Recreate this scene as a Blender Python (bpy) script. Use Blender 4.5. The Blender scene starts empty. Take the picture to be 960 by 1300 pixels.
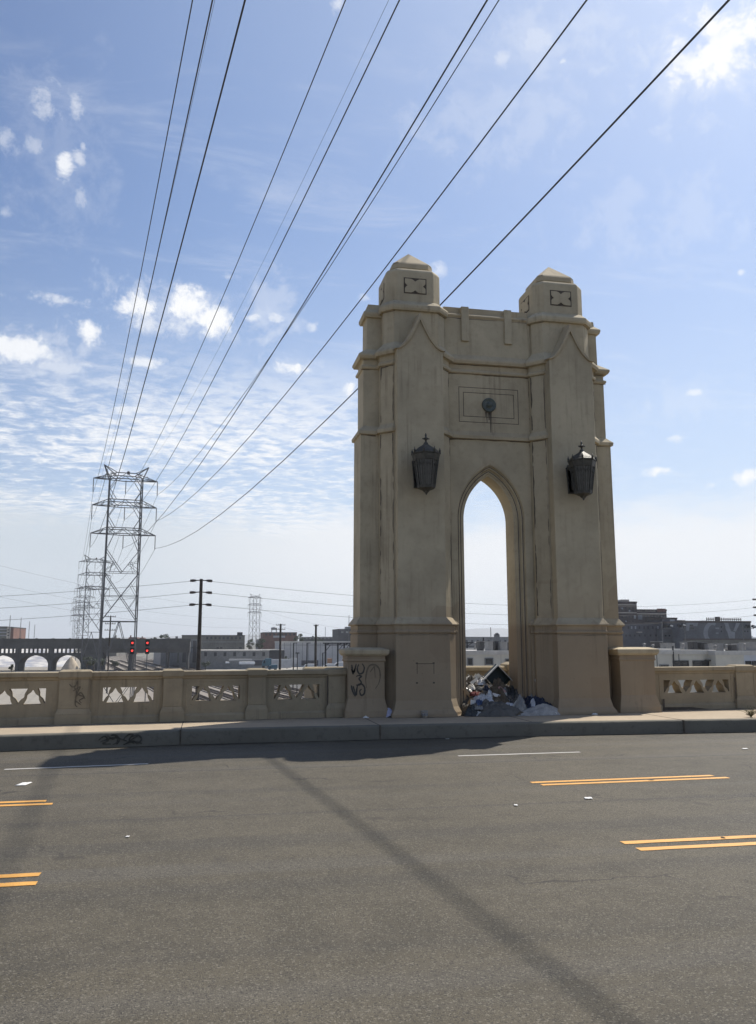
import bpy, bmesh, math, random
from mathutils import Vector, noise, Matrix
random.seed(7)
PI = math.pi
S = bpy.context.scene
COL = S.collection
R = math.radians

# ------------------------------------------------------------------ camera
F, PITCH, YAW, EYE = 1064.0, R(9.35), R(11.3), 1.75
FWD = Vector((math.sin(YAW)*math.cos(PITCH), math.cos(YAW)*math.cos(PITCH), math.sin(PITCH)))
RGT = Vector((math.cos(YAW), -math.sin(YAW), 0))
UPV = RGT.cross(FWD)
def ray(px, py):
    return (FWD + RGT*((px-480)/F) - UPV*((py-640)/F))
def at(px, py, Y):
    """the point at distance Y across the road that the photo shows at px, py"""
    d = ray(px, py)
    return Vector((0, 0, EYE)) + d*(Y/d.y)
cd = bpy.data.cameras.new("camera"); cam = bpy.data.objects.new("camera", cd); COL.objects.link(cam)
cd.sensor_fit = 'VERTICAL'; cd.sensor_height = 36; cd.lens = 36*F/1300
cd.shift_y = -10/1300
cd.clip_start = .1; cd.clip_end = 20000
cam.location = (0, 0, EYE)
cam.matrix_world = Matrix.Translation((0, 0, EYE)) @ Matrix((RGT, UPV, -FWD)).transposed().to_4x4()
S.camera = cam

# ------------------------------------------------------------------ mesh helpers
class MB:
    def __init__(s): s.v = []; s.f = []; s.sm = []
    def add(s, vs, fs, smooth=False):
        o = len(s.v); s.v += [tuple(v) for v in vs]
        for f in fs: s.f.append([i+o for i in f]); s.sm.append(smooth)
        return s
    def box(s, x0, x1, y0, y1, z0, z1):
        vs = [(x, y, z) for z in (z0, z1) for y in (y0, y1) for x in (x0, x1)]
        return s.add(vs, [(0,2,3,1),(4,5,7,6),(0,1,5,4),(2,6,7,3),(0,4,6,2),(1,3,7,5)])
    def bar(s, p, q, w, h=None):
        p, q = Vector(p), Vector(q); h = h or w
        d = (q-p).normalized()
        a = d.cross(Vector((0,0,1)))
        if a.length < 1e-4: a = Vector((1,0,0))
        a.normalize(); b = a.cross(d).normalized()
        vs = [t + a*(i*w/2) + b*(j*h/2) for t in (p, q) for i, j in ((-1,-1),(1,-1),(1,1),(-1,1))]
        return s.add(vs, [(3,2,1,0),(4,5,6,7),(0,1,5,4),(1,2,6,5),(2,3,7,6),(3,0,4,7)])
    def tube(s, pts, r, n=8, cap=True):
        pts = [Vector(p) for p in pts]; rs = r if isinstance(r, (list, tuple)) else [r]*len(pts)
        vs = []; fs = []; a = None
        for i, p in enumerate(pts):
            d = (pts[min(i+1, len(pts)-1)] - pts[max(i-1, 0)]).normalized()
            if a is None:
                a = d.cross(Vector((0,0,1)))
                if a.length < 1e-3: a = Vector((1,0,0))
            a = (a - d*a.dot(d)).normalized(); b = d.cross(a)
            for k in range(n):
                t = 2*PI*k/n; vs.append(p + a*(rs[i]*math.cos(t)) + b*(rs[i]*math.sin(t)))
        for i in range(len(pts)-1):
            for k in range(n):
                fs.append((i*n+k, i*n+(k+1)%n, (i+1)*n+(k+1)%n, (i+1)*n+k))
        s.add(vs, fs, True)
        if cap:
            m = len(pts)-1
            s.add(vs[:n], [tuple(reversed(range(n)))]); s.add(vs[m*n:], [tuple(range(n))])
        return s
    def loft(s, poly, prof, cap=True):
        """convex plan polygon (counter-clockwise) grown by an offset at each height"""
        n = len(poly); rings = [[(x, y, z) for x, y in offset(poly, o)] for z, o in prof]
        vs = [p for r in rings for p in r]; fs = []
        for i in range(len(prof)-1):
            for k in range(n):
                fs.append((i*n+k, i*n+(k+1)%n, (i+1)*n+(k+1)%n, (i+1)*n+k))
        if cap:
            fs.append(tuple(reversed(range(n)))); m = (len(prof)-1)*n; fs.append(tuple(range(m, m+n)))
        return s.add(vs, fs)
    def lathe(s, c, prof, n=8, rot=0, smooth=False):
        vs = []; fs = []
        for z, r in prof:
            for k in range(n):
                t = rot + 2*PI*k/n; vs.append((c[0]+r*math.cos(t), c[1]+r*math.sin(t), c[2]+z))
        for i in range(len(prof)-1):
            for k in range(n): fs.append((i*n+k, i*n+(k+1)%n, (i+1)*n+(k+1)%n, (i+1)*n+k))
        fs.append(tuple(reversed(range(n)))); m = (len(prof)-1)*n; fs.append(tuple(range(m, m+n)))
        return s.add(vs, fs, smooth)
    def prism(s, pts, d):
        """flat outline (3-D points, counter-clockwise from the front) given depth along vector d"""
        n = len(pts); d = Vector(d); P = [Vector(p) for p in pts]
        vs = P + [p+d for p in P]
        fs = [tuple(range(n)), tuple(reversed(range(n, 2*n)))] + [(k, k+n, (k+1)%n+n, (k+1)%n) for k in range(n)]
        return s.add(vs, fs)
    def build(s, name, mat, parent=None, org=None, bevel=0):
        me = bpy.data.meshes.new(name)
        o0 = Vector((0,0,0)); p = parent
        while p is not None: o0 += p.location; p = p.parent
        if org is not None: loc = Vector(org) - o0; o0 = Vector(org)
        else: loc = Vector((0,0,0))
        me.from_pydata([Vector(v)-o0 for v in s.v], [], s.f)
        me.polygons.foreach_set('use_smooth', s.sm)
        bm = bmesh.new(); bm.from_mesh(me); bmesh.ops.recalc_face_normals(bm, faces=bm.faces); bm.to_mesh(me); bm.free()
        me.materials.append(mat); me.update()
        o = bpy.data.objects.new(name, me); COL.objects.link(o); o.location = loc
        if parent is not None: o.parent = parent
        if bevel:
            b = o.modifiers.new('bevel', 'BEVEL'); b.width = bevel; b.segments = 2; b.limit_method = 'ANGLE'; b.angle_limit = R(28)
        return o
def offset(poly, o):
    n = len(poly); L = []
    for i in range(n):
        (x0, y0), (x1, y1) = poly[i], poly[(i+1)%n]
        dx, dy = x1-x0, y1-y0; l = math.hypot(dx, dy); nx, ny = dy/l, -dx/l
        L.append((nx, ny, nx*x0+ny*y0+o))
    out = []
    for i in range(n):
        a, b = L[i-1], L[i]; det = a[0]*b[1]-a[1]*b[0]
        out.append(((a[2]*b[1]-a[1]*b[2])/det, (a[0]*b[2]-a[2]*b[0])/det))
    return out
def rect(x0, x1, y0, y1): return [(x0,y0),(x1,y0),(x1,y1),(x0,y1)]
def chamf(cx, cy, h, c):
    return [(cx-h+c,cy-h),(cx+h-c,cy-h),(cx+h,cy-h+c),(cx+h,cy+h-c),(cx+h-c,cy+h),(cx-h+c,cy+h),(cx-h,cy+h-c),(cx-h,cy-h+c)]

def thing(name, label, cat, loc=(0,0,0), group=None):
    o = bpy.data.objects.new(name, None); COL.objects.link(o); o.location = loc; o.empty_display_size = .2
    return tag(o, label, cat, group)
def tag(o, label, cat, group=None):
    o['label'] = label; o['category'] = cat
    if group: o['group'] = group
    return o
def struct(o, kind='structure'): o['kind'] = kind; return o
def dup(root, loc, rz, label, sc=1.0):
    r = root.copy(); COL.objects.link(r); r.location = loc; r.rotation_euler = (0,0,rz); r['label'] = label; r.scale = (sc,sc,sc)
    for ch in list(root.children):
        c = ch.copy(); COL.objects.link(c); c.parent = r
        for g in ch.children:
            d = g.copy(); COL.objects.link(d); d.parent = c
    return r
def curve_mesh(loops, depth):
    """outline with holes, filled and given depth; returns verts (u, v, d in 0..depth) and faces"""
    cu = bpy.data.curves.new('c', 'CURVE'); cu.dimensions = '2D'; cu.fill_mode = 'BOTH'; cu.extrude = depth/2
    for lp in loops:
        sp = cu.splines.new('POLY'); sp.points.add(len(lp)-1)
        for p, (x, y) in zip(sp.points, lp): p.co = (x, y, 0, 1)
        sp.use_cyclic_u = True
    o = bpy.data.objects.new('c', cu); COL.objects.link(o)
    me = bpy.data.meshes.new_from_object(o.evaluated_get(bpy.context.evaluated_depsgraph_get()))
    vs = [(v.co.x, v.co.y, v.co.z+depth/2) for v in me.vertices]; fs = [tuple(p.vertices) for p in me.polygons]
    bpy.data.objects.remove(o); bpy.data.curves.remove(cu); bpy.data.meshes.remove(me)
    return vs, fs

# ------------------------------------------------------------------ material helpers
class NT:
    def __init__(s, tree): s.t = tree; s.n = tree.nodes; s.l = tree.links
    def set(s, inp, v):
        if isinstance(v, bpy.types.NodeSocket): s.l.new(v, inp)
        elif isinstance(v, (tuple, list)) and len(v) == 3 and inp.type == 'RGBA': inp.default_value = (*v, 1)
        else: inp.default_value = v
    def new(s, ty, _out=0, _props=None, **ins):
        n = s.n.new('ShaderNode'+ty)
        for k, v in (_props or {}).items(): setattr(n, k, v)
        for k, v in ins.items():
            key = int(k[1:]) if k[0] == 'i' and k[1:].isdigit() else k.replace('_', ' ')
            s.set(n.inputs[key], v)
        return n.outputs[_out]
    def math(s, op, a, b=0.0, c=None, clamp=False):
        kw = dict(i0=a, i1=b)
        if c is not None: kw['i2'] = c
        return s.new('Math', _props=dict(operation=op, use_clamp=clamp), **kw)
    def mix(s, fac, a, b, mode='MIX'):
        return s.new('Mix', 2, dict(data_type='RGBA', blend_type=mode), i0=fac, i6=a, i7=b)
    def noise(s, vec, scale, detail=4, rough=.55, dist=0.0):
        return s.new('TexNoise', 0, None, Vector=vec, Scale=scale, Detail=detail, Roughness=rough, Distortion=dist)
    def ramp(s, x, lo, hi, a=0.0, b=1.0):
        return s.new('MapRange', 0, dict(interpolation_type='SMOOTHSTEP'), Value=x, i1=lo, i2=hi, i3=a, i4=b)
    def map(s, vec, sc):
        return s.new('Mapping', 0, None, Vector=vec, Scale=sc)
def newmat(name):
    m = bpy.data.materials.new(name); m.use_nodes = True; t = NT(m.node_tree)
    b = m.node_tree.nodes['Principled BSDF']
    return m, t, b
def plain(name, col, rough=.7, var=.25, scale=2.0, metal=0.0, bump=0.0, bscale=40, coord='Object', spec=.3):
    """surface with uneven tone: two sizes of noise on its own coordinates"""
    m, t, b = newmat(name)
    co = t.new('TexCoord', ['Generated','Normal','UV','Object'].index(coord))
    n1 = t.noise(co, scale, 5, .6); n2 = t.noise(co, scale*9, 3, .6)
    f = t.math('ADD', t.math('MULTIPLY', n1, .65), t.math('MULTIPLY', n2, .35))
    f = t.ramp(f, .3, .7)
    c = t.mix(f, tuple(x*(1-var) for x in col), tuple(min(1, x*(1+var)) for x in col))
    t.set(b.inputs['Base Color'], c); b.inputs['Roughness'].default_value = rough; b.inputs['Metallic'].default_value = metal
    b.inputs['Specular IOR Level'].default_value = spec
    if bump:
        h = t.noise(co, bscale, 4, .6)
        t.set(b.inputs['Normal'], t.new('Bump', 0, None, Strength=bump, Distance=.02, Height=h))
    return m
def emit(name, col, st):
    m, t, b = newmat(name)
    b.inputs['Base Color'].default_value = (*col, 1); b.inputs['Emission Color'].default_value = (*col, 1); b.inputs['Emission Strength'].default_value = st
    return m

def stucco(name, base, dirt, patch=None, amount=.5, rough=.88, streaks=True):
    """painted cement: blotches, fine mottling, vertical run-off streaks and repainted squares"""
    m, t, b = newmat(name)
    p = t.new('NewGeometry', 0)
    n1 = t.noise(p, .9, 5, .6); n2 = t.noise(p, 7, 4, .6); n3 = t.noise(p, 60, 3, .6)
    c = t.mix(t.ramp(n1, .3, .7), tuple(x*.84 for x in base), tuple(x*1.10 for x in base))
    c = t.mix(t.math('MULTIPLY', t.ramp(n2, .48, .78), .26*amount), c, dirt)
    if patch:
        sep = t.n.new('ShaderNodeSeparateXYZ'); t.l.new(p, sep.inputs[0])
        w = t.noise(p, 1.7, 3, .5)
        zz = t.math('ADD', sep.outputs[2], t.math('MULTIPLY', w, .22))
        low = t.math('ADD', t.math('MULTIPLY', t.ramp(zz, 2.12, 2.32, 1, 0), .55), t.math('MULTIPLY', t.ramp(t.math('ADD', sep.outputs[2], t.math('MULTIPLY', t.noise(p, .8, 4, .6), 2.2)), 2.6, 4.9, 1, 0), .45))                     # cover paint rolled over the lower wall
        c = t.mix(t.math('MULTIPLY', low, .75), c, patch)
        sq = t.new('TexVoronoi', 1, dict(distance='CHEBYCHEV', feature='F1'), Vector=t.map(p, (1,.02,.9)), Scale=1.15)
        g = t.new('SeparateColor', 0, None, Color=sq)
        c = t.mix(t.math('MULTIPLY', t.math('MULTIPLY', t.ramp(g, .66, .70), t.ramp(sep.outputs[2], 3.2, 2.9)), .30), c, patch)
    if streaks:
        st = t.noise(t.map(p, (9, 9, .45)), 1.0, 4, .62)
        st2 = t.ramp(t.noise(t.map(p, (1.4,1.4,.8)), .8, 4, .6), .42, .66)
        c = t.mix(t.math('MULTIPLY', t.math('MULTIPLY', t.ramp(st, .48, .72), st2), .85*amount), c, dirt)
    sp = t.ramp(t.noise(p, 23, 2, .5), .70, .745)
    c = t.mix(t.math('MULTIPLY', sp, .38*amount), c, tuple(x*.5 for x in dirt))
    c = t.mix(t.math('MULTIPLY', t.ramp(n3, .3, .8), .10), c, tuple(x*.55 for x in base))
    t.set(b.inputs['Base Color'], c); b.inputs['Roughness'].default_value = rough; b.inputs['Specular IOR Level'].default_value = .2
    h = t.math('ADD', t.math('MULTIPLY', t.noise(p, 5, 5, .65), .8), t.math('MULTIPLY', n3, .18))
    t.set(b.inputs['Normal'], t.new('Bump', 0, None, Strength=.35, Distance=.03, Height=h))
    return m

M = {}
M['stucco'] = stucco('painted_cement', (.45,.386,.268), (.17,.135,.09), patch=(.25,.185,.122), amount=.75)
M['parapet'] = stucco('parapet_cement', (.315,.262,.178), (.12,.095,.068), amount=.8)
M['cap'] = stucco('weathered_cap', (.43,.36,.245), (.20,.16,.11), amount=.8)
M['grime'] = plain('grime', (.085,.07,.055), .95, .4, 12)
M['mould_shade'] = plain('mould_and_shade_tone', (.12,.10,.072), .95, .45, 16)  # also colours the painted shade lines on the tower
M['iron'] = plain('aged_iron', (.075,.072,.062), .55, .35, 18, .35, .25, 120)
M['lantern_glass'] = plain('dusty_glass', (.085,.083,.073), .30, .25, 10, 0, 0, 40, spec=.5)
M['clear'] = None
M['disc'] = plain('grey_green_metal', (.10,.115,.105), .6, .3, 14, .2)
M['ink'] = plain('black_spray_paint', (.062,.056,.048), .7, .3, 20)
M['ink_faint'] = plain('faded_spray_paint', (.135,.112,.08), .8, .3, 20)
M['white_scuff'] = plain('white_splash', (.55,.53,.48), .8, .2, 20)

def asphalt():
    m, t, b = newmat('asphalt')
    p = t.new('NewGeometry', 0)
    sep = t.n.new('ShaderNodeSeparateXYZ'); t.l.new(p, sep.inputs[0])
    n1 = t.noise(p, .35, 5, .6); n2 = t.noise(p, 2.6, 5, .65)
    c = t.mix(t.ramp(t.math('ADD', t.math('MULTIPLY', n1, .5), t.math('MULTIPLY', n2, .5)), .32, .68), (.088,.075,.050), (.142,.121,.083))
    # long wear bands that run with the traffic
    wob = t.noise(t.map(p, (.12, 1, 1)), .8, 3, .5)
    y = t.math('ADD', sep.outputs[1], t.math('MULTIPLY', wob, .5))
    band = t.noise(t.map(t.new('CombineXYZ', 0, None, i0=t.math('MULTIPLY', sep.outputs[0], .018), i1=y, i2=0.0), (1,1,1)), 1.15, 3, .55)
    c = t.mix(t.math('MULTIPLY', t.ramp(band, .50, .64), .36), c, (.052,.049,.044))
    c = t.mix(t.math('MULTIPLY', t.ramp(band, .46, .34), .36), c, (.140,.130,.115))
    # old seam between two paved lanes, with a ragged edge
    rag = t.math('ADD', sep.outputs[1], t.math('MULTIPLY', t.noise(p, 5, 4, .7), .10))
    for ys, w, k in ((12.32,.055,.6),(9.15,.05,.35)):
        d = t.math('ABSOLUTE', t.math('SUBTRACT', rag, ys))
        c = t.mix(t.math('MULTIPLY', t.ramp(d, w, .012), k), c, (.045,.042,.04))
    # aggregate: pale and dark stones
    v = t.new('TexVoronoi', 1, dict(feature='F1'), Vector=p, Scale=105)
    g = t.new('SeparateColor', 0, None, Color=v); g2 = t.new('SeparateColor', 1, None, Color=v)
    fine = t.noise(p, 130, 3, .7)
    c = t.mix(t.ramp(fine, .35, .72, .50, 0.0), c, (.030,.028,.026))
    c = t.mix(t.math('MULTIPLY', t.ramp(g, .88, .91), .5), c, (.21,.19,.152))
    c = t.mix(t.math('MULTIPLY', t.ramp(g, .16, .12), .60), c, (.028,.026,.025))
    clump = t.ramp(t.noise(p, 9, 4, .7), .60, .72)
    c = t.mix(t.math('MULTIPLY', t.math('MULTIPLY', clump, t.ramp(fine, .62, .45)), .55), c, (.03,.028,.026))
    ol = t.ramp(t.noise(p, 1.1, 5, .7, .6), .61, .70)                    # oil and rubber stains
    c = t.mix(t.math('MULTIPLY', ol, .38), c, (.042,.039,.035))
    pk = t.ramp(t.noise(p, 42, 3, .65), .635, .69)
    c = t.mix(t.math('MULTIPLY', pk, t.ramp(n2, .3, .7, .6, 1.0)), c, (.022,.021,.02))
    # hairline cracks
    cr = t.new('TexVoronoi', 0, dict(feature='DISTANCE_TO_EDGE'), Vector=t.new('VectorMath', 0, dict(operation='ADD'), i0=p, i1=t.new('VectorMath', 0, dict(operation='SCALE'), i0=t.new('TexNoise', 1, None, Vector=p, Scale=2.2, Detail=4.0), Scale=.8)), Scale=.42)
    crm = t.math('MULTIPLY', t.ramp(cr, .013, .003), t.ramp(t.noise(p, .5, 3, .5), .52, .64))
    c = t.mix(t.math('MULTIPLY', crm, .7), c, (.025,.023,.022))
    t.set(b.inputs['Base Color'], c); b.inputs['Roughness'].default_value = .70; b.inputs['Specular IOR Level'].default_value = .22
    h = t.math('ADD', fine, t.math('MULTIPLY', g2, .7))
    t.set(b.inputs['Normal'], t.new('Bump', 0, None, Strength=.8, Distance=.008, Height=h))
    return m
M['asphalt'] = asphalt()
def paint(name, col, wear):
    m, t, b = newmat(name)
    p = t.new('NewGeometry', 0)
    n = t.noise(p, 26, 5, .7); n2 = t.noise(p, 3, 4, .6); fine = t.noise(p, 130, 3, .7)
    c = t.mix(t.ramp(n2, .3, .7), tuple(x*.82 for x in col), col)
    c = t.mix(t.math('MULTIPLY', t.ramp(fine, .35, .6, .3, 0), 1.0), c, tuple(x*.45 for x in col))
    c = t.mix(t.ramp(t.math('ADD', t.math('MULTIPLY', n, .7), t.math('MULTIPLY', n2, .3)), wear, wear+.05), c, (.085,.08,.072))
    t.set(b.inputs['Base Color'], c); b.inputs['Roughness'].default_value = .6
    t.set(b.inputs['Normal'], t.new('Bump', 0, None, Strength=.4, Distance=.004, Height=fine))
    return m
M['yellow'] = paint('yellow_road_paint', (.70,.345,.06), .585)
M['white_line'] = paint('white_road_paint', (.46,.44,.40), .60)
def sidewalk_mat(name, base, dirt):
    m, t, b = newmat(name)
    p = t.new('NewGeometry', 0)
    n1 = t.noise(p, .8, 5, .65); n2 = t.noise(p, 9, 5, .7); n3 = t.noise(p, 90, 3, .7)
    c = t.mix(t.ramp(n1, .32, .68), tuple(x*.85 for x in base), base)
    c = t.mix(t.math('MULTIPLY', t.ramp(n2, .5, .72), .4), c, dirt)
    c = t.mix(t.math('MULTIPLY', t.ramp(n3, .45, .8), .3), c, tuple(x*.5 for x in base))
    t.set(b.inputs['Base Color'], c); b.inputs['Roughness'].default_value = .9; b.inputs['Specular IOR Level'].default_value = .2
    t.set(b.inputs['Normal'], t.new('Bump', 0, None, Strength=.4, Distance=.01, Height=t.math('ADD', n2, n3)))
    return m
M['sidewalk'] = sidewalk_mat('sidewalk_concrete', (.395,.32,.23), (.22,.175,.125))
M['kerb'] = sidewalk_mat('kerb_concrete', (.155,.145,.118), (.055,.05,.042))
# ------------------------------------------------------------------ road, kerb, pavement (the setting)
KERB = [(-60,11.6),(-25,13.55),(-12,14.45),(-3.3,14.97),(-.3,15.33),(3,15.42),(6,15.41),(8,15.34),(10.6,15.24),(20,15.1),(60,14.6)]
def kerb_y(x):
    for (a, ya), (b, yb) in zip(KERB, KERB[1:]):
        if x <= b: return ya+(yb-ya)*(x-a)/(b-a)
    return KERB[-1][1]
ZS = .25
o = MB().add([(-90,-30,0),(90,-30,0),(90,15.9,0),(-90,15.9,0)], [(0,1,2,3)]).build('road', M['asphalt']); struct(o)
road = o
xs = [-60,-40,-25,-12,-6,-3.3,-1.8,-.3,1.4,3,4.5,6,7,8,9.3,10.6,14,20,40,60]
# a worn kerb face: rounded arris, slight batter, a few chips
mb = MB(); prof = [(0,-.012),(.05,-.008),(.215,.0),(.24,.010),(.25,.035),(.25,.17)]
fx = sorted(set(xs+[x*.11 for x in range(-60,130)])); vs = []; fs = []
for x in fx:
    for z, dy in prof:
        j = noise.noise((x*2.1, z*9, 1.3))*.010 + (noise.noise((x*6.1, z*9, 4))*.012 if .2 < z and -6 < x < 14 else 0)
        vs.append((x, kerb_y(x)+dy+j, z - (abs(noise.noise((x*7, 2, 0)))*.012 if z > .23 and dy < .03 else 0)))
n = len(prof)
for i in range(len(fx)-1):
    for k in range(n-1): fs.append((i*n+k, (i+1)*n+k, (i+1)*n+k+1, i*n+k+1))
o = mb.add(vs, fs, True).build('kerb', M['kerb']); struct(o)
jm = MB()
for x in (-5.6,-.42,3.12,9.12,14.5): jm.box(x-.012, x+.012, kerb_y(x)-.022, kerb_y(x)+.16, .01, .2535)
jm.build('kerb_joint', M['grime'], o)
# spray-can tag on the kerb
def strokes(mb, fr, paths, w, d=.004):
    """flat painted strokes; fr maps (u, v) to a point and gives the surface normal"""
    for path in paths:
        pts = []
        for i in range(len(path)-1):            # Catmull-Rom through the points
            p0 = path[max(i-1,0)]; p1 = path[i]; p2 = path[i+1]; p3 = path[min(i+2,len(path)-1)]
            for k in range(6):
                t = k/6
                pts.append(tuple(.5*((2*p1[j])+(-p0[j]+p2[j])*t+(2*p0[j]-5*p1[j]+4*p2[j]-p3[j])*t*t+(-p0[j]+3*p1[j]-3*p2[j]+p3[j])*t**3) for j in (0,1)))
        pts.append(path[-1])
        vs = []; fs = []
        for i, (u, v) in enumerate(pts):
            a = pts[max(i-1,0)]; b = pts[min(i+1,len(pts)-1)]
            du, dv = b[0]-a[0], b[1]-a[1]; l = math.hypot(du, dv) or 1
            ww = w*(.55+.45*math.sin(PI*min(1, (i+1)/len(pts)*1.02)))*(.85+.3*random.random())
            nu, nv = -dv/l*ww/2, du/l*ww/2
            vs += [fr(u+nu, v+nv, d), fr(u-nu, v-nv, d)]
        for i in range(len(pts)-1): fs.append((2*i, 2*i+1, 2*i+3, 2*i+2))
        mb.add(vs, fs)
kf = lambda u, v, d: (u, kerb_y(u)-.018-d-.002*v, v)
g = MB()
strokes(g, kf, [[(-1.75,.13),(-1.66,.19),(-1.60,.12),(-1.68,.07),(-1.55,.06)],[(-1.62,.20),(-1.52,.14),(-1.46,.19),(-1.45,.09),(-1.52,.05)],[(-1.56,.2),(-1.48,.2),(-1.42,.12),(-1.46,.05)],
   [(-1.36,.12),(-1.28,.20),(-1.2,.2),(-1.26,.12),(-1.18,.06)],[(-1.22,.17),(-1.12,.19),(-1.06,.12),(-1.12,.06),(-1.2,.1)],[(-1.3,.06),(-1.2,.13),(-1.1,.2)],[(-1.72,.1),(-1.5,.16),(-1.3,.1)],[(-1.35,.04),(-1.2,.09),(-1.05,.05)]], .03)
g.build('graffiti_tag', plain('soaked_in_paint', (.068,.063,.053), .85, .5, 14), o)
# pavement behind the kerb, running under the tower to a small balcony
vs = [(x, kerb_y(x)+.165, ZS) for x in fx] + [(x, 20.8 if 1.5 < x < 11 else 19.2, ZS) for x in fx]; n = len(fx)
o = MB().add(vs, [(i, i+1, n+i+1, n+i) for i in range(n-1)]).build('pavement', M['sidewalk']); struct(o)
jm = MB()
for x in (-5.6,-.42,3.12,6.1,9.12,14.5): jm.box(x-.008, x+.008, kerb_y(x)+.17, 17.0, ZS, ZS+.003)
jm.build('pavement_joint', M['grime'], o)
o = MB().box(-60,60,-25,20.85,-1.4,-.02).build('bridge_deck', M['kerb']); struct(o)
# road markings
def band(mb, pts, w, z=.004):
    vs = []; fs = []
    for i, (x, y) in enumerate(pts):
        e1 = noise.noise((x*9, y, .5))*.006; e2 = noise.noise((x*9, y, 7.5))*.006
        vs += [(x+noise.noise((y, x, 3))*.02, y-w/2+e1, z), (x, y+w/2+e2, z)]
    for i in range(len(pts)-1): fs.append((2*i, 2*i+2, 2*i+3, 2*i+1))
    mb.add(vs, fs)
def line(mb, x0, y0, x1, y1, w):
    k = max(2, int(abs(x1-x0)/.08)); band(mb, [(x0+(x1-x0)*i/k, y0+(y1-y0)*i/k) for i in range(k+1)], w)
m = MB()
for x0, x1, y0, y1 in ((-4.3,-1.72,10.28,10.30),(4.05,6.62,10.41,10.47),(12.4,15,10.4,10.4),(-12.6,-10,9.9,10)):
    line(m, x0, y0, x1, y1, .10); line(m, x0+.06, y0-.195, x1+.1, y1-.195, .10)
for x0, x1, y0, y1 in ((-3.9,-1.2,7.12,7.14),(3.64,6.3,7.21,7.19),(-12,-9.4,6.9,7),(11.4,14,7,7)):
    line(m, x0, y0, x1, y1, .10); line(m, x0+.02, y0-.245, x1+.02, y1-.245, .10)
m.build('yellow_marking', M['yellow'], road)
m = MB()
for x0, x1, y0, y1 in ((-2.72,-.8,12.88,13.06),(3.87,5.93,13.0,13.06),(10.4,12.4,13,13),(-9.3,-7.4,12.4,12.6)): line(m, x0, y0, x1, y1, .085)
m.build('white_marking', M['white_line'], road)

# ------------------------------------------------------------------ the bridge tower
CX, CY = 6.09, 18.04
YW, YB = 17.61, 18.47              # wall front and back
tower = thing('bridge_tower', 'tall tan cement gateway tower with a pointed arch and two square turrets', 'tower', (CX, CY, ZS))
BV = .007
def arch(h, n=22, zs=4.45, a=.568):
    """right half of the pointed arch whose half width is h, from the springing to the apex"""
    rr = h+a; t1 = math.acos(a/rr)
    return [(-a+rr*math.cos(t1*i/n), zs+rr*math.sin(t1*i/n)) for i in range(n+1)]
HP = [(.795,YW),(.78,YW+.012),(.775,YW+.055),(.727,YW+.058),(.713,YW+.085),(.707,YW+.125),(.643,YW+.128),(.625,YW+.155),(.590,YW+.17),(.590,YB-.15),(.675,YB-.10),(.735,YB)]
w = MB()
ZT = 9.12
for sx in (1, -1):
    for hh, y in ((.795, YW), (.735, YB)):                 # front and back faces
        a = [(hh, ZS)] + arch(hh)
        vs = [(CX+sx*x, y, z) for x, z in a] + [(CX+sx*1.15, y, z) for x, z in a]; n = len(a)
        w.add(vs, [(i, i+1, n+i+1, n+i) for i in range(n-1)])
        zt = a[-1][1]
        w.add([(CX, y, zt),(CX+sx*1.15, y, zt),(CX+sx*1.15, y, ZT),(CX, y, ZT)], [(0,1,2,3)])
w.add([(CX-1.15,YW,ZT),(CX+1.15,YW,ZT),(CX+1.15,YB,ZT),(CX-1.15,YB,ZT)], [(0,1,2,3)])
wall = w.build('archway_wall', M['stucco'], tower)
am = MB()
for sx in (1, -1):
    cols = []
    for hh, y in HP: cols.append([(CX+sx*x, y, z) for x, z in [(hh, ZS), (hh, 2.2)] + arch(hh)])
    n = len(cols[0]); vs = [p for c in cols for p in c]
    am.add(vs, [(k*n+i, k*n+i+1, (k+1)*n+i+1, (k+1)*n+i) for k in range(len(cols)-1) for i in range(n-1)])
o = am.build('arch_moulding', M['stucco'], tower)
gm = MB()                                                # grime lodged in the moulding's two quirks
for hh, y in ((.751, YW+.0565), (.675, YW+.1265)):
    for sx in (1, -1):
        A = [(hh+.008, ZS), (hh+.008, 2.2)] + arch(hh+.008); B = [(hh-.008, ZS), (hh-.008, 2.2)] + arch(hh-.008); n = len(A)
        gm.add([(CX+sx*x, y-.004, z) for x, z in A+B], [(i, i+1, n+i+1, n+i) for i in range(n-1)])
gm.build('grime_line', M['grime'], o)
hd = MB()                                                # thin label over the point of the arch
for sx in (1, -1):
    A = arch(.80); B = arch(.905); n = len(A); c0 = 12
    T = [(x+(X-x)*((i-c0)/(n-1-c0)), z+(Z-z)*((i-c0)/(n-1-c0))) for i, ((x, z), (X, Z)) in enumerate(zip(A, B))]
    for i in range(c0, n-1):
        hd.add([(CX+sx*x, YW-.010, z) for x, z in (A[i], A[i+1], T[i+1], T[i])], [(0,1,2,3)])
hd.build('arch_label', M['cap'], tower)
# strings between the turrets
def strings(poly):
    MB().loft(poly, [(6.26,-.02),(6.268,.02),(6.258,.055),(6.33,.062),(6.445,-.005)]).build('string_course', M['cap'], tower, bevel=.008)
    MB().loft(poly, [(7.78,-.02),(7.785,.04),(7.82,.055),(7.85,.04),(7.87,.012),(8.0,.012),(8.01,.04),(8.0,.09),(8.06,.115),(8.10,.11),(8.235,-.005)]).build('cornice', M['cap'], tower, bevel=.008)
strings(rect(CX-1.15, CX+1.15, YW, YB))
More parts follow.
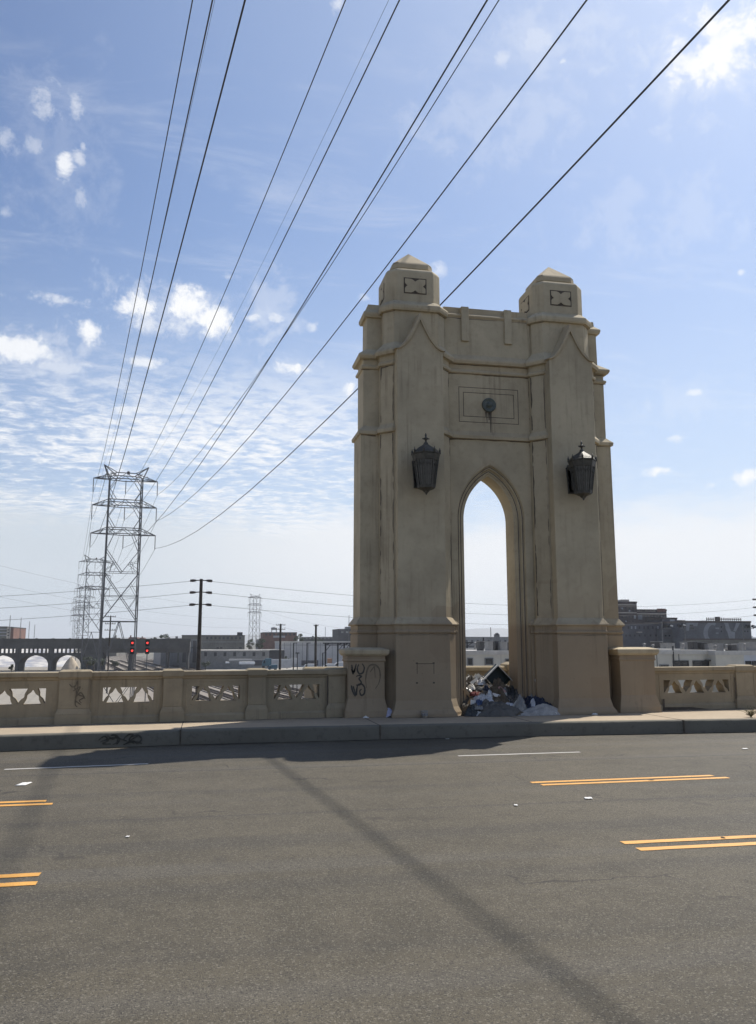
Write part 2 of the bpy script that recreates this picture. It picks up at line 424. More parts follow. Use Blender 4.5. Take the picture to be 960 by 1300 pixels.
# parapet top: sloped ledge, raised coping and the two flat dividers
cp = MB()
cp.loft(rect(CX-1.1, CX+1.1, YW, YB), [(9.05,-.01),(9.12,.0),(9.155,.03),(9.185,.03),(9.25,-.075),(9.26,-.085),(9.40,-.085)])
cp.build('coping', M['cap'], tower, bevel=.008)
for a, b in ((-.63,-.45),(.41,.585)): MB().box(CX+a, CX+b, YW-.055, YW+.14, 8.55, 9.375).build('divider', M['stucco'], tower, bevel=.008)
# incised double rectangle with the round fixture
pg = MB()
def outline(mb, x0, x1, z0, z1, y, w_):
    for a, b, c, d in ((x0, x1, z0, z0+w_), (x0, x1, z1-w_, z1), (x0, x0+w_, z0+w_, z1-w_), (x1-w_, x1, z0+w_, z1-w_)): mb.box(a, b, y-.003, y+.02, c, d)
outline(pg, CX-.71, CX+.71, 6.65, 7.47, YW, .013); outline(pg, CX-.605, CX+.605, 6.78, 7.35, YW, .013)
pg.build('incised_panel', M['grime'], tower)
dk = MB()
def disc(mb, c, prof, n=28):                              # a turned piece whose axis points at the road
    vs = []; fs = []
    for d, r in prof:
        for k in range(n): t = 2*PI*k/n; vs.append((c[0]+r*math.cos(t), c[1]-d, c[2]+r*math.sin(t)))
    for i in range(len(prof)-1):
        for k in range(n): fs.append((i*n+k, i*n+(k+1)%n, (i+1)*n+(k+1)%n, (i+1)*n+k))
    fs.append(tuple(range((len(prof)-1)*n, len(prof)*n))); mb.add(vs, fs, True)
disc(dk, (CX, YW, 7.07), [(0,.165),(.035,.165),(.05,.155),(.055,.135),(.03,.12),(.03,.06),(.07,.055),(.085,.02)])
dk.build('round_fixture', M['disc'], tower)
sn = MB()
for x, l, w_ in ((-.05,.26,.035),(.035,.50,.03),(.0,.2,.05),(.065,.62,.012),(-.085,.14,.02)):
    z1 = 6.92; sn.add([(CX+x-w_/2, YW-.0025, z1),(CX+x+w_/2, YW-.0025, z1),(CX+x+w_*.2, YW-.0025, z1-l),(CX+x-w_*.2, YW-.0025, z1-l)], [(0,1,2,3)])
sn.build('rust_stain', M['grime'], tower)

def turret_profile():
    return [(ZS,.17),(ZS+.06,.165),(.42,.11),(.58,.07),(1.90,.065),(1.905,.05),(1.93,.045),(1.935,.075),(1.96,.085),(1.99,.075),(2.0,.06),(2.095,.065),(2.10,.105),(2.125,.115),(2.27,.012),
            (6.25,.012),(6.262,.03),(6.255,.075),(6.33,.08),(6.45,.0),
            (7.77,.0),(7.775,.045),(7.82,.06),(7.85,.045),(7.87,.012),(7.99,.012),(8.01,.04),(8.0,.10),(8.06,.125),(8.10,.12),(8.32,-.075),
            (9.06,-.075),(9.07,-.05),(9.06,-.01),(9.11,.01),(9.17,.012),(9.20,.0),(9.33,-.145)]
def pier_profile():
    return [(ZS,.20),(ZS+.06,.195),(.42,.16),(.58,.13),(1.90,.125),(1.905,.11),(1.93,.105),(1.935,.135),(1.96,.145),(1.99,.135),(2.0,.12),(2.095,.125),(2.10,.165),(2.125,.175),(2.27,.075),
            (6.25,.07),(6.262,.09),(6.255,.115),(6.33,.125),(6.46,.0),
            (7.77,.0),(7.775,.035),(7.82,.055),(7.85,.04),(7.87,.0),(7.99,.0),(8.01,.03),(8.0,.085),(8.06,.12),(8.10,.115),(8.27,-.09),
            (9.02,-.095),(9.03,-.07),(9.02,-.035),(9.08,-.01),(9.13,-.01),(9.24,-.12),(9.36,-.13)]
for sx in (-1, 1):
    tx = CX+sx*1.755
    p = MB()
    x0, x1 = sorted((CX+sx*1.6, CX+sx*2.89))
    p.loft(rect(x0, x1, YW+.085, YB-.085), pier_profile())
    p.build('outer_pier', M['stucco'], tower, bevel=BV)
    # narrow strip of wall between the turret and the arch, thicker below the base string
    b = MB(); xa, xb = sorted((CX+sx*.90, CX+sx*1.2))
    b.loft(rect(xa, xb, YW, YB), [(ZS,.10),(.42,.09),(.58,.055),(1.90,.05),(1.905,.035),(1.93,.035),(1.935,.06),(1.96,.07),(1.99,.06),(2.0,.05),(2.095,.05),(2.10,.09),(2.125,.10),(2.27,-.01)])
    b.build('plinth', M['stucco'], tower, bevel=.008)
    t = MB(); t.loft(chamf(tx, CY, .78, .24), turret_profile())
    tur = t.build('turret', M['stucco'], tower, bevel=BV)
    h = MB()
    h.loft(chamf(tx, CY, .635, .215), [(9.30,0),(10.04,0),(10.075,-.012),(10.13,-.05)])
    hd = h.build('turret_head', M['stucco'], tur, bevel=.02)
    c = MB()
    c.loft(chamf(tx, CY, .555, .175), [(10.08,0),(10.17,-.09),(10.175,-.11),(10.20,-.075),(10.30,-.08),(10.325,-.095)])
    b_ = chamf(tx, CY, .462, .10); c.add([(x, y, 10.32) for x, y in b_] + [(x, y, 10.35) for x, y in offset(b_, -.02)] + [(tx, CY, 10.78)], [(k, (k+1)%8, 8+(k+1)%8, 8+k) for k in range(8)] + [(8+k, 8+(k+1)%8, 16) for k in range(8)])
    c.build('turret_cap', M['cap'], tur, bevel=.006)
    # quatrefoil panels on the four faces of the head
    for ax in range(4):
        q = MB(); qd = MB()
        ca, sa = math.cos(ax*PI/2), math.sin(ax*PI/2)
        def put(u, v, d): x, y = u, -(.635+d); return (tx+x*ca-y*sa, CY+x*sa+y*ca, 9.70+v)
        L = [(-.265,-.19),(.265,-.19),(.265,.19),(-.265,.19)]
        qd.add([put(u, v, .004) for u, v in L], [(0,1,2,3)])
        pts = []
        a_, b_ = .238, .163
        for (x0_, y0_), (x1_, y1_) in (((-a_,-b_),(a_,-b_)),((a_,-b_),(a_,b_)),((a_,b_),(-a_,b_)),((-a_,b_),(-a_,-b_))):
            for k in range(10):                           # each side dips inward to a small cusp
                s_ = k/10; e = math.exp(-((s_-.5)/.10)**2)*.062
                px_, py_ = x0_+(x1_-x0_)*s_, y0_+(y1_-y0_)*s_
                ln = math.hypot(x1_-x0_, y1_-y0_); nx, ny = -(y1_-y0_)/ln, (x1_-x0_)/ln
                pts.append((px_+nx*e, py_+ny*e))
        n = len(pts)
        vs = [put(u, v, .016) for u, v in pts] + [put(u, v, .0) for u, v in pts] + [put(0,0,.016)]
        q.add(vs, [(k, (k+1)%n, (k+1)%n+n, k+n) for k in range(n)] + [(2*n, k, (k+1)%n) for k in range(n)])
        fr = [(-.30,-.225),(.30,-.225),(.30,.225),(-.30,.225)]
        vs = [put(u, v, .014) for u, v in fr] + [put(u, v, .014) for u, v in L] + [put(u, v, .0) for u, v in L] + [put(u, v, 0) for u, v in fr]
        qd.build('panel_recess', M['grime'], tur); q.build('quatrefoil_panel', M['stucco'], tur)
    # buttress with its ogee gable
    hw = .515; yb = 17.0
    gab = [(i/14, (i/14)**1.75) for i in range(15)]
    def gline(g, top): return [(-(hw+g)*(1-t_), 8.04+(top-8.04)*f) for t_, f in gab] + [((hw+g)*(1-t_), 8.04+(top-8.04)*f) for t_, f in reversed(gab[:-1])]
    bt = MB()
    fp = [(-hw, 2.0), (hw, 2.0)] + list(reversed(gline(0, 8.78)))
    bt.prism([(tx+x, yb, z) for x, z in fp], (0, .45, 0))
    bt.loft(rect(tx-hw, tx+hw, yb, yb+.5), [(ZS,.17),(ZS+.06,.165),(.40,.11),(.58,.065),(1.90,.055),(1.905,.04),(1.93,.035),(1.935,.065),(1.96,.075),(1.99,.065),(2.0,.05),(2.095,.055),(2.10,.095),(2.125,.105),(2.27,-.004)])
    bu = bt.build('buttress', M['stucco'], tower, bevel=BV)
    gm = MB(); inner = gline(-.012, 8.73); outer = gline(.055, 8.90); n = len(inner)
    for y0_, y1_, A, B in ((yb-.05, yb+.34, inner, outer),):
        vs = [(tx+x, y0_, z) for x, z in A] + [(tx+x, y0_-.0, z+.0) for x, z in B] + [(tx+x, y1_, z) for x, z in A] + [(tx+x, y1_, z+.06) for x, z in B]
        fs = []
        for i in range(n-1): fs += [(i, i+1, n+i+1, n+i), (n+i, n+i+1, 3*n+i+1, 3*n+i), (i+1, i, 2*n+i, 2*n+i+1), (2*n+i, 3*n+i, 3*n+i+1, 2*n+i+1)]
        fs += [(0, n, 3*n, 2*n), (n-1, 2*n-1, 4*n-1, 3*n-1)]
        gm.add(vs, fs)
    gm.build('gable_moulding', M['cap'], bu, bevel=.012)
    if sx < 0:                                            # outline of a small access hatch
        hb = MB(); outline(hb, tx-.14, tx+.225, .93, 1.32, yb-.058, .012)
        for a in (-.15,.205):
            for z in (.915, 1.31): hb.box(tx+a-.012, tx+a+.03, yb-.0625, yb-.03, z, z+.03)
        hb.build('hatch_outline', M['grime'], bu)
    else:
        sm = MB(); random.seed(5)
    # dark seams where buttress, turret and pier meet

# ragged dark strips: mouldy grime and painted shade in inner corners, shade lines under strings
random.seed(17)
def mould_shade(parent, P, D, U, nrm, w0, seed, thr=-.05):
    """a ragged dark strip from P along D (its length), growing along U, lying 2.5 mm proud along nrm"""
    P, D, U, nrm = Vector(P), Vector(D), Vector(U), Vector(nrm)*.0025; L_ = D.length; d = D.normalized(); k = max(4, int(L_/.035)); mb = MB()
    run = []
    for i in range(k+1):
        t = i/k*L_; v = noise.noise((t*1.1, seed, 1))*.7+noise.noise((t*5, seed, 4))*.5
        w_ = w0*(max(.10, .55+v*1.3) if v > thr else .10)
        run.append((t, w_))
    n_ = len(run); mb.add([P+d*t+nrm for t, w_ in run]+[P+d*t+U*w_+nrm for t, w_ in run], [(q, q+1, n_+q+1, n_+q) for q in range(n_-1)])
    if mb.v: mb.build('mould_shade_strip', M['mould_shade'], parent)
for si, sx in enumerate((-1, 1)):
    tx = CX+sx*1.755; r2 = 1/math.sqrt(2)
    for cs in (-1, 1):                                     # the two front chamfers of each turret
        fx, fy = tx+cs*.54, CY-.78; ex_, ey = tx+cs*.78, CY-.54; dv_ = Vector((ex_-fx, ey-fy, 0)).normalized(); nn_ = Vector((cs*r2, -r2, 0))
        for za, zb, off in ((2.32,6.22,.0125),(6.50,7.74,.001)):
            A = Vector((ex_, ey, za))+nn_*off; mould_shade(tower, A, (0,0,zb-za), -dv_, nn_, .034, si*7+cs*3+za)
            bx_ = tx+cs*.515; A = Vector((fx, fy, za))+nn_*off; mould_shade(tower, A, (0,0,zb-za), dv_, nn_, .022, si*5+cs*2+za+9)
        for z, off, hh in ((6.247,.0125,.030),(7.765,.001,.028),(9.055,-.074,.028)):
            A = Vector((fx, fy, z))+nn_*off; mould_shade(tower, A, dv_*.33, (0,0,-1), nn_, hh, si*3+cs+z, -.6)
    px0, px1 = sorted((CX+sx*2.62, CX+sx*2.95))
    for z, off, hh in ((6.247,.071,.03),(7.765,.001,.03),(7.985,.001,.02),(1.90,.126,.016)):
        mould_shade(tower, (px0, YW+.085-off, z), (px1-px0, 0, 0), (0,0,-1), (0,-1,0), hh, si*2+z*3, -.6)
    mould_shade(tower, (tx-.52, 17.0-.0565, 1.899), (1.04, 0, 0), (0,0,-1), (0,-1,0), .014, si+31, -.45)
for z, hh in ((6.258,.03),(7.778,.03),(7.998,.022)): mould_shade(tower, (CX-.98, YW-(.012 if z > 7.9 else 0), z), (1.96, 0, 0), (0,0,-1), (0,-1,0), hh, z*5, -.6)
mould_shade(tower, (CX-.98, YW, 9.11), (1.96,0,0), (0,0,-1), (0,-1,0), .022, 61, -.5)
for cs in (-1, 1): mould_shade(tower, (CX+cs*.985, YW, 2.3), (0,0,3.9), (-cs,0,0), (0,-1,0), .03, 71+cs); mould_shade(tower, (CX+cs*.985, YW, 6.5), (0,0,1.2), (-cs,0,0), (0,-1,0), .03, 75+cs)
# white splashes and a small white sticker on the right side of the arch
sp = MB(); random.seed(11)
def blob(mb, x, y, z, w_, h_, ny=-1):
    n = 14; pts = []
    for k in range(n):
        t = 2*PI*k/n; rr = .6+.6*random.random(); pts.append((x+math.cos(t)*w_*rr, y, z+math.sin(t)*h_*rr))
    mb.add(pts+[(x, y, z)], [(n, k, (k+1)%n) for k in range(n)])
for x, y, z, a, b in ((7.06,YW-.105,.86,.035,.13),(7.03,YW-.105,.72,.03,.08),(7.10,YW-.105,.66,.02,.09),(7.00,YW-.105,.93,.02,.04)): blob(sp, x, YW-.0575, z, a, b)
sp.build('white_splash', M['white_scuff'], tower); sp = MB()
for z, a in ((.92,.12),(.8,.1),(.62,.06)): blob(sp, 6.835, YW+.124, z, .022, a)
sp.build('white_splash', M['white_scuff'], tower)
sk = MB().box(7.085, 7.165, YW-.06, YW, 1.68, 1.78); sk.build('sticker', M['white_scuff'], tower)

# ------------------------------------------------------------------ wall lanterns
def lantern(x, label):
    y = 16.58; z0 = 4.95
    L = thing('wall_lantern', label, 'lantern', (x, y, z0), 'iron lanterns on the tower')
    n = 8; rot = PI/8
    roof = MB(); roof.lathe((x,y,z0), [(.655,.285),(.665,.305),(.69,.305),(.70,.285),(.745,.245),(.80,.185),(.85,.10),(.89,.05),(.90,.05)], n, rot)
    rf = roof.build('lantern_roof', M['iron'], L)
    fi = MB(); fi.lathe((x,y,z0), [(.88,.045),(.91,.05),(.935,.022),(.97,.02),(.985,.028),(.995,.058),(1.015,.058),(1.03,.026),(1.045,.018),(1.085,.022),(1.13,.004)], 10, 0, True)
    for a in (0, PI/2): fi.bar((x-.075*math.cos(a), y-.075*math.sin(a), z0+1.005), (x+.075*math.cos(a), y+.075*math.sin(a), z0+1.005), .022)
    fi.build('finial', M['iron'], rf)
    for k in range(n):
        sp_ = MB(); t = rot+2*PI*k/n; cx, cy = x+.292*math.cos(t), y+.292*math.sin(t)
        sp_.lathe((cx,cy,z0), [(.66,.022),(.72,.018),(.735,.026),(.75,.014),(.80,.003)], 6, 0, True)
        sp_.build('crown_spike', M['iron'], rf)
    gl = MB(); gl.lathe((x,y,z0), [(-.02,.168),(.555,.246)], n, rot); gl.build('glass_panel', M['lantern_glass'], L)
    cg = MB()
    for za, zb, ra, rb in ((-.05,.02,.185,.192),(.53,.655,.268,.296)):
        cg.lathe((x,y,z0), [(za,ra-.025),(za+.004,ra),(zb-.004,rb),(zb,rb-.02)], n, rot)
    for k in range(n):
        t = rot+2*PI*k/n
        cg.bar((x+.178*math.cos(t), y+.178*math.sin(t), z0-.03), (x+.258*math.cos(t), y+.258*math.sin(t), z0+.56), .028)
        t2 = rot+2*PI*(k+1)/n                              # tracery: two slim bars and a cusped head in each light
        for f in (.33, .67):
            pa = Vector((math.cos(t)*(1-f)+math.cos(t2)*f, math.sin(t)*(1-f)+math.sin(t2)*f, 0))
            cg.bar(Vector((x,y,z0-.02))+pa*.175, Vector((x,y,z0+.54))+pa*.252, .011)
        for f0, f1 in ((.0,.165),(.165,.33),(.33,.5),(.5,.67),(.67,.835),(.835,1)):
            zf = lambda f: .40+.07*abs(math.sin(3*PI*f))
            A, B = [Vector((math.cos(t)*(1-f)+math.cos(t2)*f, math.sin(t)*(1-f)+math.sin(t2)*f, 0))*.246+Vector((x,y,z0+zf(f))) for f in (f0, f1)]
            cg.bar(A, B, .012)
    cg.build('cage', M['iron'], L)
    bs = MB(); bs.lathe((x,y,z0), [(-.19,.004),(-.165,.022),(-.145,.03),(-.13,.055),(-.10,.075),(-.05,.188),(-.04,.18)], n, rot)
    bs.build('drop_finial', M['iron'], L)
    bk = MB()
    bk.box(x-.17, x+.17, 16.955, 17.0, z0+.02, z0+.66); bk.prism([(x-.21,16.955,z0+.60),(x+.21,16.955,z0+.60),(x+.16,16.955,z0+.05),(x-.16,16.955,z0+.05)], (0,.04,0)); bk.loft(rect(x-.20, x+.20, 16.72, 16.96), [(z0+.50,-.07),(z0+.56,-.01),(z0+.62,0),(z0+.64,-.03)])
    bk.prism([(x-.10, 16.96, z0+.10), (x-.10, 16.80, z0+.30), (x-.10, 16.76, z0+.56), (x-.10, 16.96, z0+.60)], (.20, 0, 0))
    bk.bar((x, 16.97, z0+.58), (x, 16.78, z0+.60), .05); bk.bar((x, 16.97, z0+.08), (x, 16.75, z0+.02), .04)
    bk.build('wall_bracket', M['iron'], L, bevel=.006)
lantern(4.335, 'dark iron lantern on the buttress left of the pointed arch')
lantern(7.83, 'dark iron lantern on the buttress right of the pointed arch, with a sunlit roof')

# ------------------------------------------------------------------ parapets with pierced panels
def tri_loops(u0, u1, z0, z1, N, flip=False):
    w_ = (u1-u0)/N; loops = []; k1 = .33
    def bow(a, b, s):                                      # edge with a slight ogee swell
        (x0_, y0_), (x1_, y1_) = a, b; out = []
        for i in range(12):
            t = i/12; nx, ny = -(y1_-y0_), x1_-x0_; e = -s*(math.sin(PI*t)*.01+.085*math.exp(-((t-.52)/.13)**2)) if s > .5 else 0
            out.append((x0_+(x1_-x0_)*t+nx*e, y0_+(y1_-y0_)*t+ny*e))
        return out
    for k in range(N):
        c = u0+(k+.5)*w_
        loops.append(bow((c-k1*w_, z0), (c+k1*w_, z0), .25)+bow((c+k1*w_, z0), (c, z1-.01), 1)+bow((c, z1-.01), (c-k1*w_, z0), 1))
    for k in range(1, N):
        c = u0+k*w_
        loops.append(bow((c, z0+.02), (c+k1*w_, z1), 1)+bow((c+k1*w_, z1), (c-k1*w_, z1), .25)+bow((c-k1*w_, z1), (c, z0+.02), 1))
    loops.append([(u0+.015, z0+.03)]+bow((u0+.03, z0+.02), (u0+k1*w_, z1), 1)+[(u0+k1*w_, z1), (u0+.015, z1)])
    loops.append([(u1-.015, z1)]+bow((u1-k1*w_, z1), (u1-.03, z0+.02), 1)+[(u1-.03, z0+.02), (u1-.015, z0+.03)])
    return loops
def parapet(P0, d, bays, posts, length, label, post_zc=.03):
    """runs from P0 along unit vector d; n points away from the road"""
    d = Vector((*d, 0)).normalized(); n = Vector((-d.y, d.x, 0))
    if n.y < 0: n = -n
    P0 = Vector((*P0, 0))
    T = thing('parapet', label, 'parapet', (P0.x, P0.y, ZS))
    W = lambda u, v, dd: tuple(P0+d*u+n*dd+Vector((0,0,v)))
    def boxl(mb, u0, u1, d0, d1, z0, z1): mb.add([W(u, v, dd) for v in (z0, z1) for dd in (d0, d1) for u in (u0, u1)], [(0,2,3,1),(4,5,7,6),(0,1,5,4),(2,6,7,3),(0,4,6,2),(1,3,7,5)])
    def run(mb, u0, u1, prof):                             # a moulded length: prof is a list of (depth, height)
        vs = [W(u, z, dd) for u in (u0, u1) for dd, z in prof]; m_ = len(prof)
        mb.add(vs, [(i, (i+1)%m_, (i+1)%m_+m_, i+m_) for i in range(m_)] + [tuple(range(m_)), tuple(range(m_, 2*m_))])
    c = MB(); run(c, 0, length, [(.05,1.03),(.012,1.06),(.005,1.09),(-.04,1.115),(-.042,1.185),(-.032,1.196),(.13,1.201),(.28,1.196),(.30,1.185),(.30,1.11),(.25,1.09),(.21,1.03)])
    c.build('coping', M['parapet'], T, bevel=.004)
    pb = MB(); run(pb, 0, length, [(.0,ZS-.02),(.0,ZS+.10),(.03,ZS+.135),(.23,ZS+.135),(.26,ZS+.1),(.26,ZS-.02)])
    pb.build('plinth', M['parapet'], T)
    for u0, u1, N in bays:
        vs, fs = curve_mesh([[(u0-.13,ZS+.12),(u1+.13,ZS+.12),(u1+.13,1.05),(u0-.13,1.05)]]+tri_loops(u0+.10, u1-.10, .615, .905, N), .26)
        p = MB(); p.add([W(u, v, .035+dd) for u, v, dd in vs], fs)
        # sunk border round the pierced band
        for a, b, z0, z1 in ((u0+.0,u1-.0,.985,1.04),(u0,u0+.055,.42,.985),(u1-.055,u1,.42,.985)): boxl(p, a, b, .028, .09, z0, z1)
        p.build('pierced_panel', M['parapet'], T, bevel=.004)
    for u0, u1 in posts:
        p = MB(); e = (0, 0.0)
        for za, zb, ga, gb, da, db in ((ZS-.02,.43,.05,.05,-.055,-.055),(.43,.53,.05,0,-.055,-.02),(.53,1.06,0,0,-.02,-.02),(1.06,1.10,0,.02,-.02,-.05),(1.10,1.205,.02,.02,-.06,-.06),(1.205,1.235,.02,-.03,-.06,.0)):
            vs = [W(u, z, dd) for z, g_, f in ((za, ga, da), (zb, gb, db)) for u, dd in ((u0-g_, f), (u1+g_, f), (u1+g_, .26-f), (u0-g_, .26-f))]
            p.add(vs, [(3,2,1,0),(4,5,6,7),(0,1,5,4),(1,2,6,5),(2,3,7,6),(3,0,4,7)])
        p.build('post', M['parapet'], T, bevel=.008)
    return T, W
# left run: u grows to the left from the pier
ex = .995; ux = lambda x: (2.78-x)/ex
bays = [(ux(2.36), ux(1.21), 2), (ux(.76), ux(-.39), 2), (ux(-.87), ux(-2.03), 2), (ux(-2.80), ux(-3.97), 2)]
posts = [(ux(2.78), ux(2.42)), (ux(1.15), ux(.80)), (ux(-.46), ux(-.82)), (ux(-2.14), ux(-2.69))]
x = -4.03
for i in range(8):
    posts.append((ux(x), ux(x-.36))); bays.append((ux(x-.42), ux(x-1.58), 2)); x -= 1.64
TL, WL = parapet((2.78, 17.30), (-.995, -.0995), bays, posts, ux(x), 'long cement parapet with pierced triangle panels, left of the tower')
rx = lambda x: (x-9.6)/.9968
bays = [(rx(9.93), rx(11.87), 3), (rx(12.44), rx(14.38), 3)]; posts = [(rx(11.93), rx(12.38)), (rx(14.44), rx(14.9))]
x = 14.96
for i in range(4):
    bays.append((rx(x), rx(x+1.94), 3)); posts.append((rx(x+2.0), rx(x+2.45))); x += 2.5
TR, WR = parapet((9.6, 17.50), (.9968, .08), bays, posts, rx(x), 'cement parapet with pierced triangle panels, right of the tower')
# expansion joints and a tag on the wide post
jm = MB()
def quadl(mb, W, u0, u1, z0, z1, dd): mb.add([W(u0,z0,dd),W(u1,z0,dd),W(u1,z1,dd),W(u0,z1,dd)], [(0,1,2,3)])
quadl(jm, WL, ux(2.40)-.012, ux(2.40)+.012, ZS, 1.08, -.0245)
jm.build('expansion_joint', M['grime'], TL)
g = MB(); x0 = -2.38
strokes(g, lambda u, v, d_: WL(ux(x0+u), v, -.0215-d_), [[(-.13,.98),(-.08,.93),(-.02,.95),(.01,1.03),(.02,.86)],[(-.05,.92),(.0,.84),(-.01,.62),(.03,.56)],[(-.06,.85),(.06,.93),(.02,.80),(.14,.74),(.06,.68),(.10,.63)],[(.0,.75),(.08,.82),(.16,.70)],[(-.02,.68),(.09,.60)]], .024)
g.build('graffiti_tag', M['ink_faint'], TL)
jm = MB(); quadl(jm, WR, rx(11.90)-.012, rx(11.90)+.012, ZS, .95, -.003); jm.build('expansion_joint', M['grime'], TR); jm = MB(); quadl(jm, WR, rx(9.97), rx(10.02), ZS, .50, -.004)
jm.add([WR(rx(9.97),ZS,-.005), WR(rx(11.2),ZS,-.005), WR(rx(10.7),ZS+.06,-.005), WR(rx(10.02),ZS+.07,-.005)], [(0,1,2,3)])
jm.build('dark_damp_stain', M['grime'], TR)
# the two piers that stop the parapets against the tower
def pier(x0, x1, y0, y1, label):
    T = thing('parapet_pier', label, 'pier', ((x0+x1)/2, (y0+y1)/2, ZS), 'piers beside the tower')
    MB().loft(rect(x0, x1, y0, y1), [(ZS,.075),(ZS+.12,.065),(.50,.03),(.62,.0),(1.355,0),(1.36,.02),(1.39,.024),(1.40,.012),(1.47,.012)]).build('pier_body', M['stucco'], T, bevel=.01)
    MB().loft(rect(x0, x1, y0, y1), [(1.468,.02),(1.475,.04),(1.51,.075),(1.53,.08),(1.585,.085),(1.60,.075),(1.635,-.06),(1.64,-.10)]).build('pier_cap', M['cap'], T, bevel=.008)
    return T
TP = pier(2.80, 3.56, 17.12, 17.75, 'square cement pier with black graffiti at the left foot of the tower')
pier(8.78, 9.60, 17.13, 17.75, 'square cement pier with a clean face at the right foot of the tower')
fr = lambda u, v, d_: (2.80+u*.76, 17.12-d_-.0, .62+v*.735)
g = MB()
# the tag: a "VC" over an "S" over "NB", and a fainter ring with a 1 in it
strokes(g, fr, [[(.10,.92),(.13,.66)],[(.09,.80),(.16,.72),(.22,.94)],[(.13,.66),(.20,.84)],[(.29,.93),(.25,.80),(.30,.68),(.40,.70),(.44,.84),(.38,.95)]], .045)
strokes(g, fr, [[(.22,.60),(.30,.63),(.36,.60),(.30,.54),(.36,.44),(.31,.37),(.22,.37)],[(.09,.36),(.13,.20),(.20,.06)],[(.14,.34),(.22,.10),(.24,.26),(.26,.36)],[(.26,.38),(.36,.40),(.45,.30),(.44,.14),(.36,.09),(.32,.20),(.37,.26)]], .045)
g.build('graffiti_tag', M['ink'], TP)
g = MB(); strokes(g, fr, [[(.50,.28),(.48,.60),(.55,.86),(.68,.93),(.82,.86),(.88,.66),(.84,.42),(.74,.26)],[(.60,.72),(.70,.85),(.72,.84),(.74,.56)]], .026)
strokes(g, fr, [[(.48,.50),(.56,.84),(.70,.90),(.84,.80),(.87,.6)]], .016)
g.build('faint_graffiti_ring', M['ink_faint'], TP)

# low wall of the balcony behind the archway
B = thing('balcony_wall', 'low cement balcony wall with a sunlit top behind the archway', 'wall', (6.1, 20.4, ZS))
bw = MB(); bw.box(2.3, 9.9, 20.3, 20.52, ZS, 1.03); bw.build('wall', M['parapet'], B)
bc = MB(); bc.loft(rect(2.3, 9.9, 20.3, 20.52), [(1.03,.01),(1.05,.05),(1.12,.05),(1.16,.02)]); bc.build('coping', M['cap'], B, bevel=.006)
for x0 in (3.4, 7.35):
    p = MB(); p.loft(rect(x0, x0+.42, 20.2, 20.6), [(ZS,.04),(.45,.02),(1.06,0),(1.07,.05),(1.20,.055),(1.26,-.05)]); p.build('post', M['parapet'], B, bevel=.008)
for x0 in (2.3, 9.7): MB().box(x0, x0+.2, 18.0, 20.3, ZS, 1.03).build('return_wall', M['parapet'], B)

# dirt washed into the gutter and along the foot of the parapets, tar marks on the yellow lines
M['dirt'] = plain('gutter_dirt', (.032,.029,.025), .95, .5, 12); M['dust'] = plain('pavement_dirt', (.085,.07,.05), .95, .5, 9)
def dirt_strip(name, mat, parent, pt, x0, x1, w0, seed, step=.05):
    k = int((x1-x0)/step); A = []; B_ = []
    for i in range(k+1):
        x = x0+(x1-x0)*i/k; w_ = w0*max(.08, .5+1.0*noise.noise((x*.9, seed, 0))+.55*noise.noise((x*5, seed, 3))); A.append(pt(x, 0)); B_.append(pt(x, w_))
    MB().add(A+B_, [(i, i+1, k+2+i, k+1+i) for i in range(k)]).build(name, mat, parent)
dirt_strip('gutter_dirt', M['dirt'], road, lambda x, w_: (x, kerb_y(x)-.012-w_, .0045), -12, 20, .10, 3)
pav = bpy.data.objects['pavement']
dirt_strip('foot_dirt', M['dust'], pav, lambda x, w_: (x, 17.20-.0999*(2.78-x)-w_, ZS+.0035), -9, 2.7, .10, 8)
dirt_strip('foot_dirt', M['dust'], pav, lambda x, w_: (x, 17.44+.0802*(x-9.6)-w_, ZS+.0035), 9.7, 20, .10, 14)
dirt_strip('foot_dirt', M['dust'], pav, lambda x, w_: (x, 16.83-w_, ZS+.0035), 3.6, 8.7, .07, 21)
tm = MB(); random.seed(8)
for x, y, a, b in ((5.62,10.27,.05,.035),(4.62,7.2,.02,.05)):
    n_ = 12; pts = [(x+a*math.cos(2*PI*q/n_)*(.7+.6*random.random())+(b*.35*math.sin(2*PI*q/n_) if b > .2 else 0), y+b*.5*math.sin(2*PI*q/n_)*(.7+.6*random.random()), .0085) for q in range(n_)]
    tm.add(pts+[(x, y, .0085)], [(n_, q, (q+1)%n_) for q in range(n_)])
o_ = tm.build('tar_mark', M['dirt'], road); o_['kind'] = 'stuff'
# ------------------------------------------------------------------ the dumped rubbish in the archway
def cloth_mat(name, col, rough=.85, var=.3): return plain(name, col, rough, var, 6, 0, .35, 60)
M['grey_cloth'] = cloth_mat('grey_blanket_wool', (.105,.10,.092))
M['olive_cloth'] = cloth_mat('olive_cloth', (.115,.092,.065))
M['navy_cloth'] = cloth_mat('navy_cloth', (.022,.030,.055))
M['white_cloth'] = cloth_mat('white_cotton', (.52,.52,.54))
M['blue_cloth'] = cloth_mat('blue_cotton', (.09,.13,.24))
M['red_cloth'] = cloth_mat('red_cloth', (.13,.03,.028))
M['pink_cloth'] = cloth_mat('pink_cloth', (.40,.25,.22))
M['sack'] = cloth_mat('pale_sack', (.30,.29,.275), .6)
M['black_plastic'] = plain('black_plastic', (.018,.020,.019), .35, .3, 8, 0, .2, 30, spec=.5)
M['dark_green'] = plain('dark_green_board', (.018,.026,.022), .5, .3, 8)
M['clear_plastic'] = plain('cloudy_plastic_film', (.22,.215,.20), .25, .3, 12, 0, .4, 50, spec=.6)
M['card'] = plain('cardboard', (.36,.27,.17), .85, .2, 10)
M['paper'] = plain('white_paper', (.62,.61,.58), .8, .12, 14)
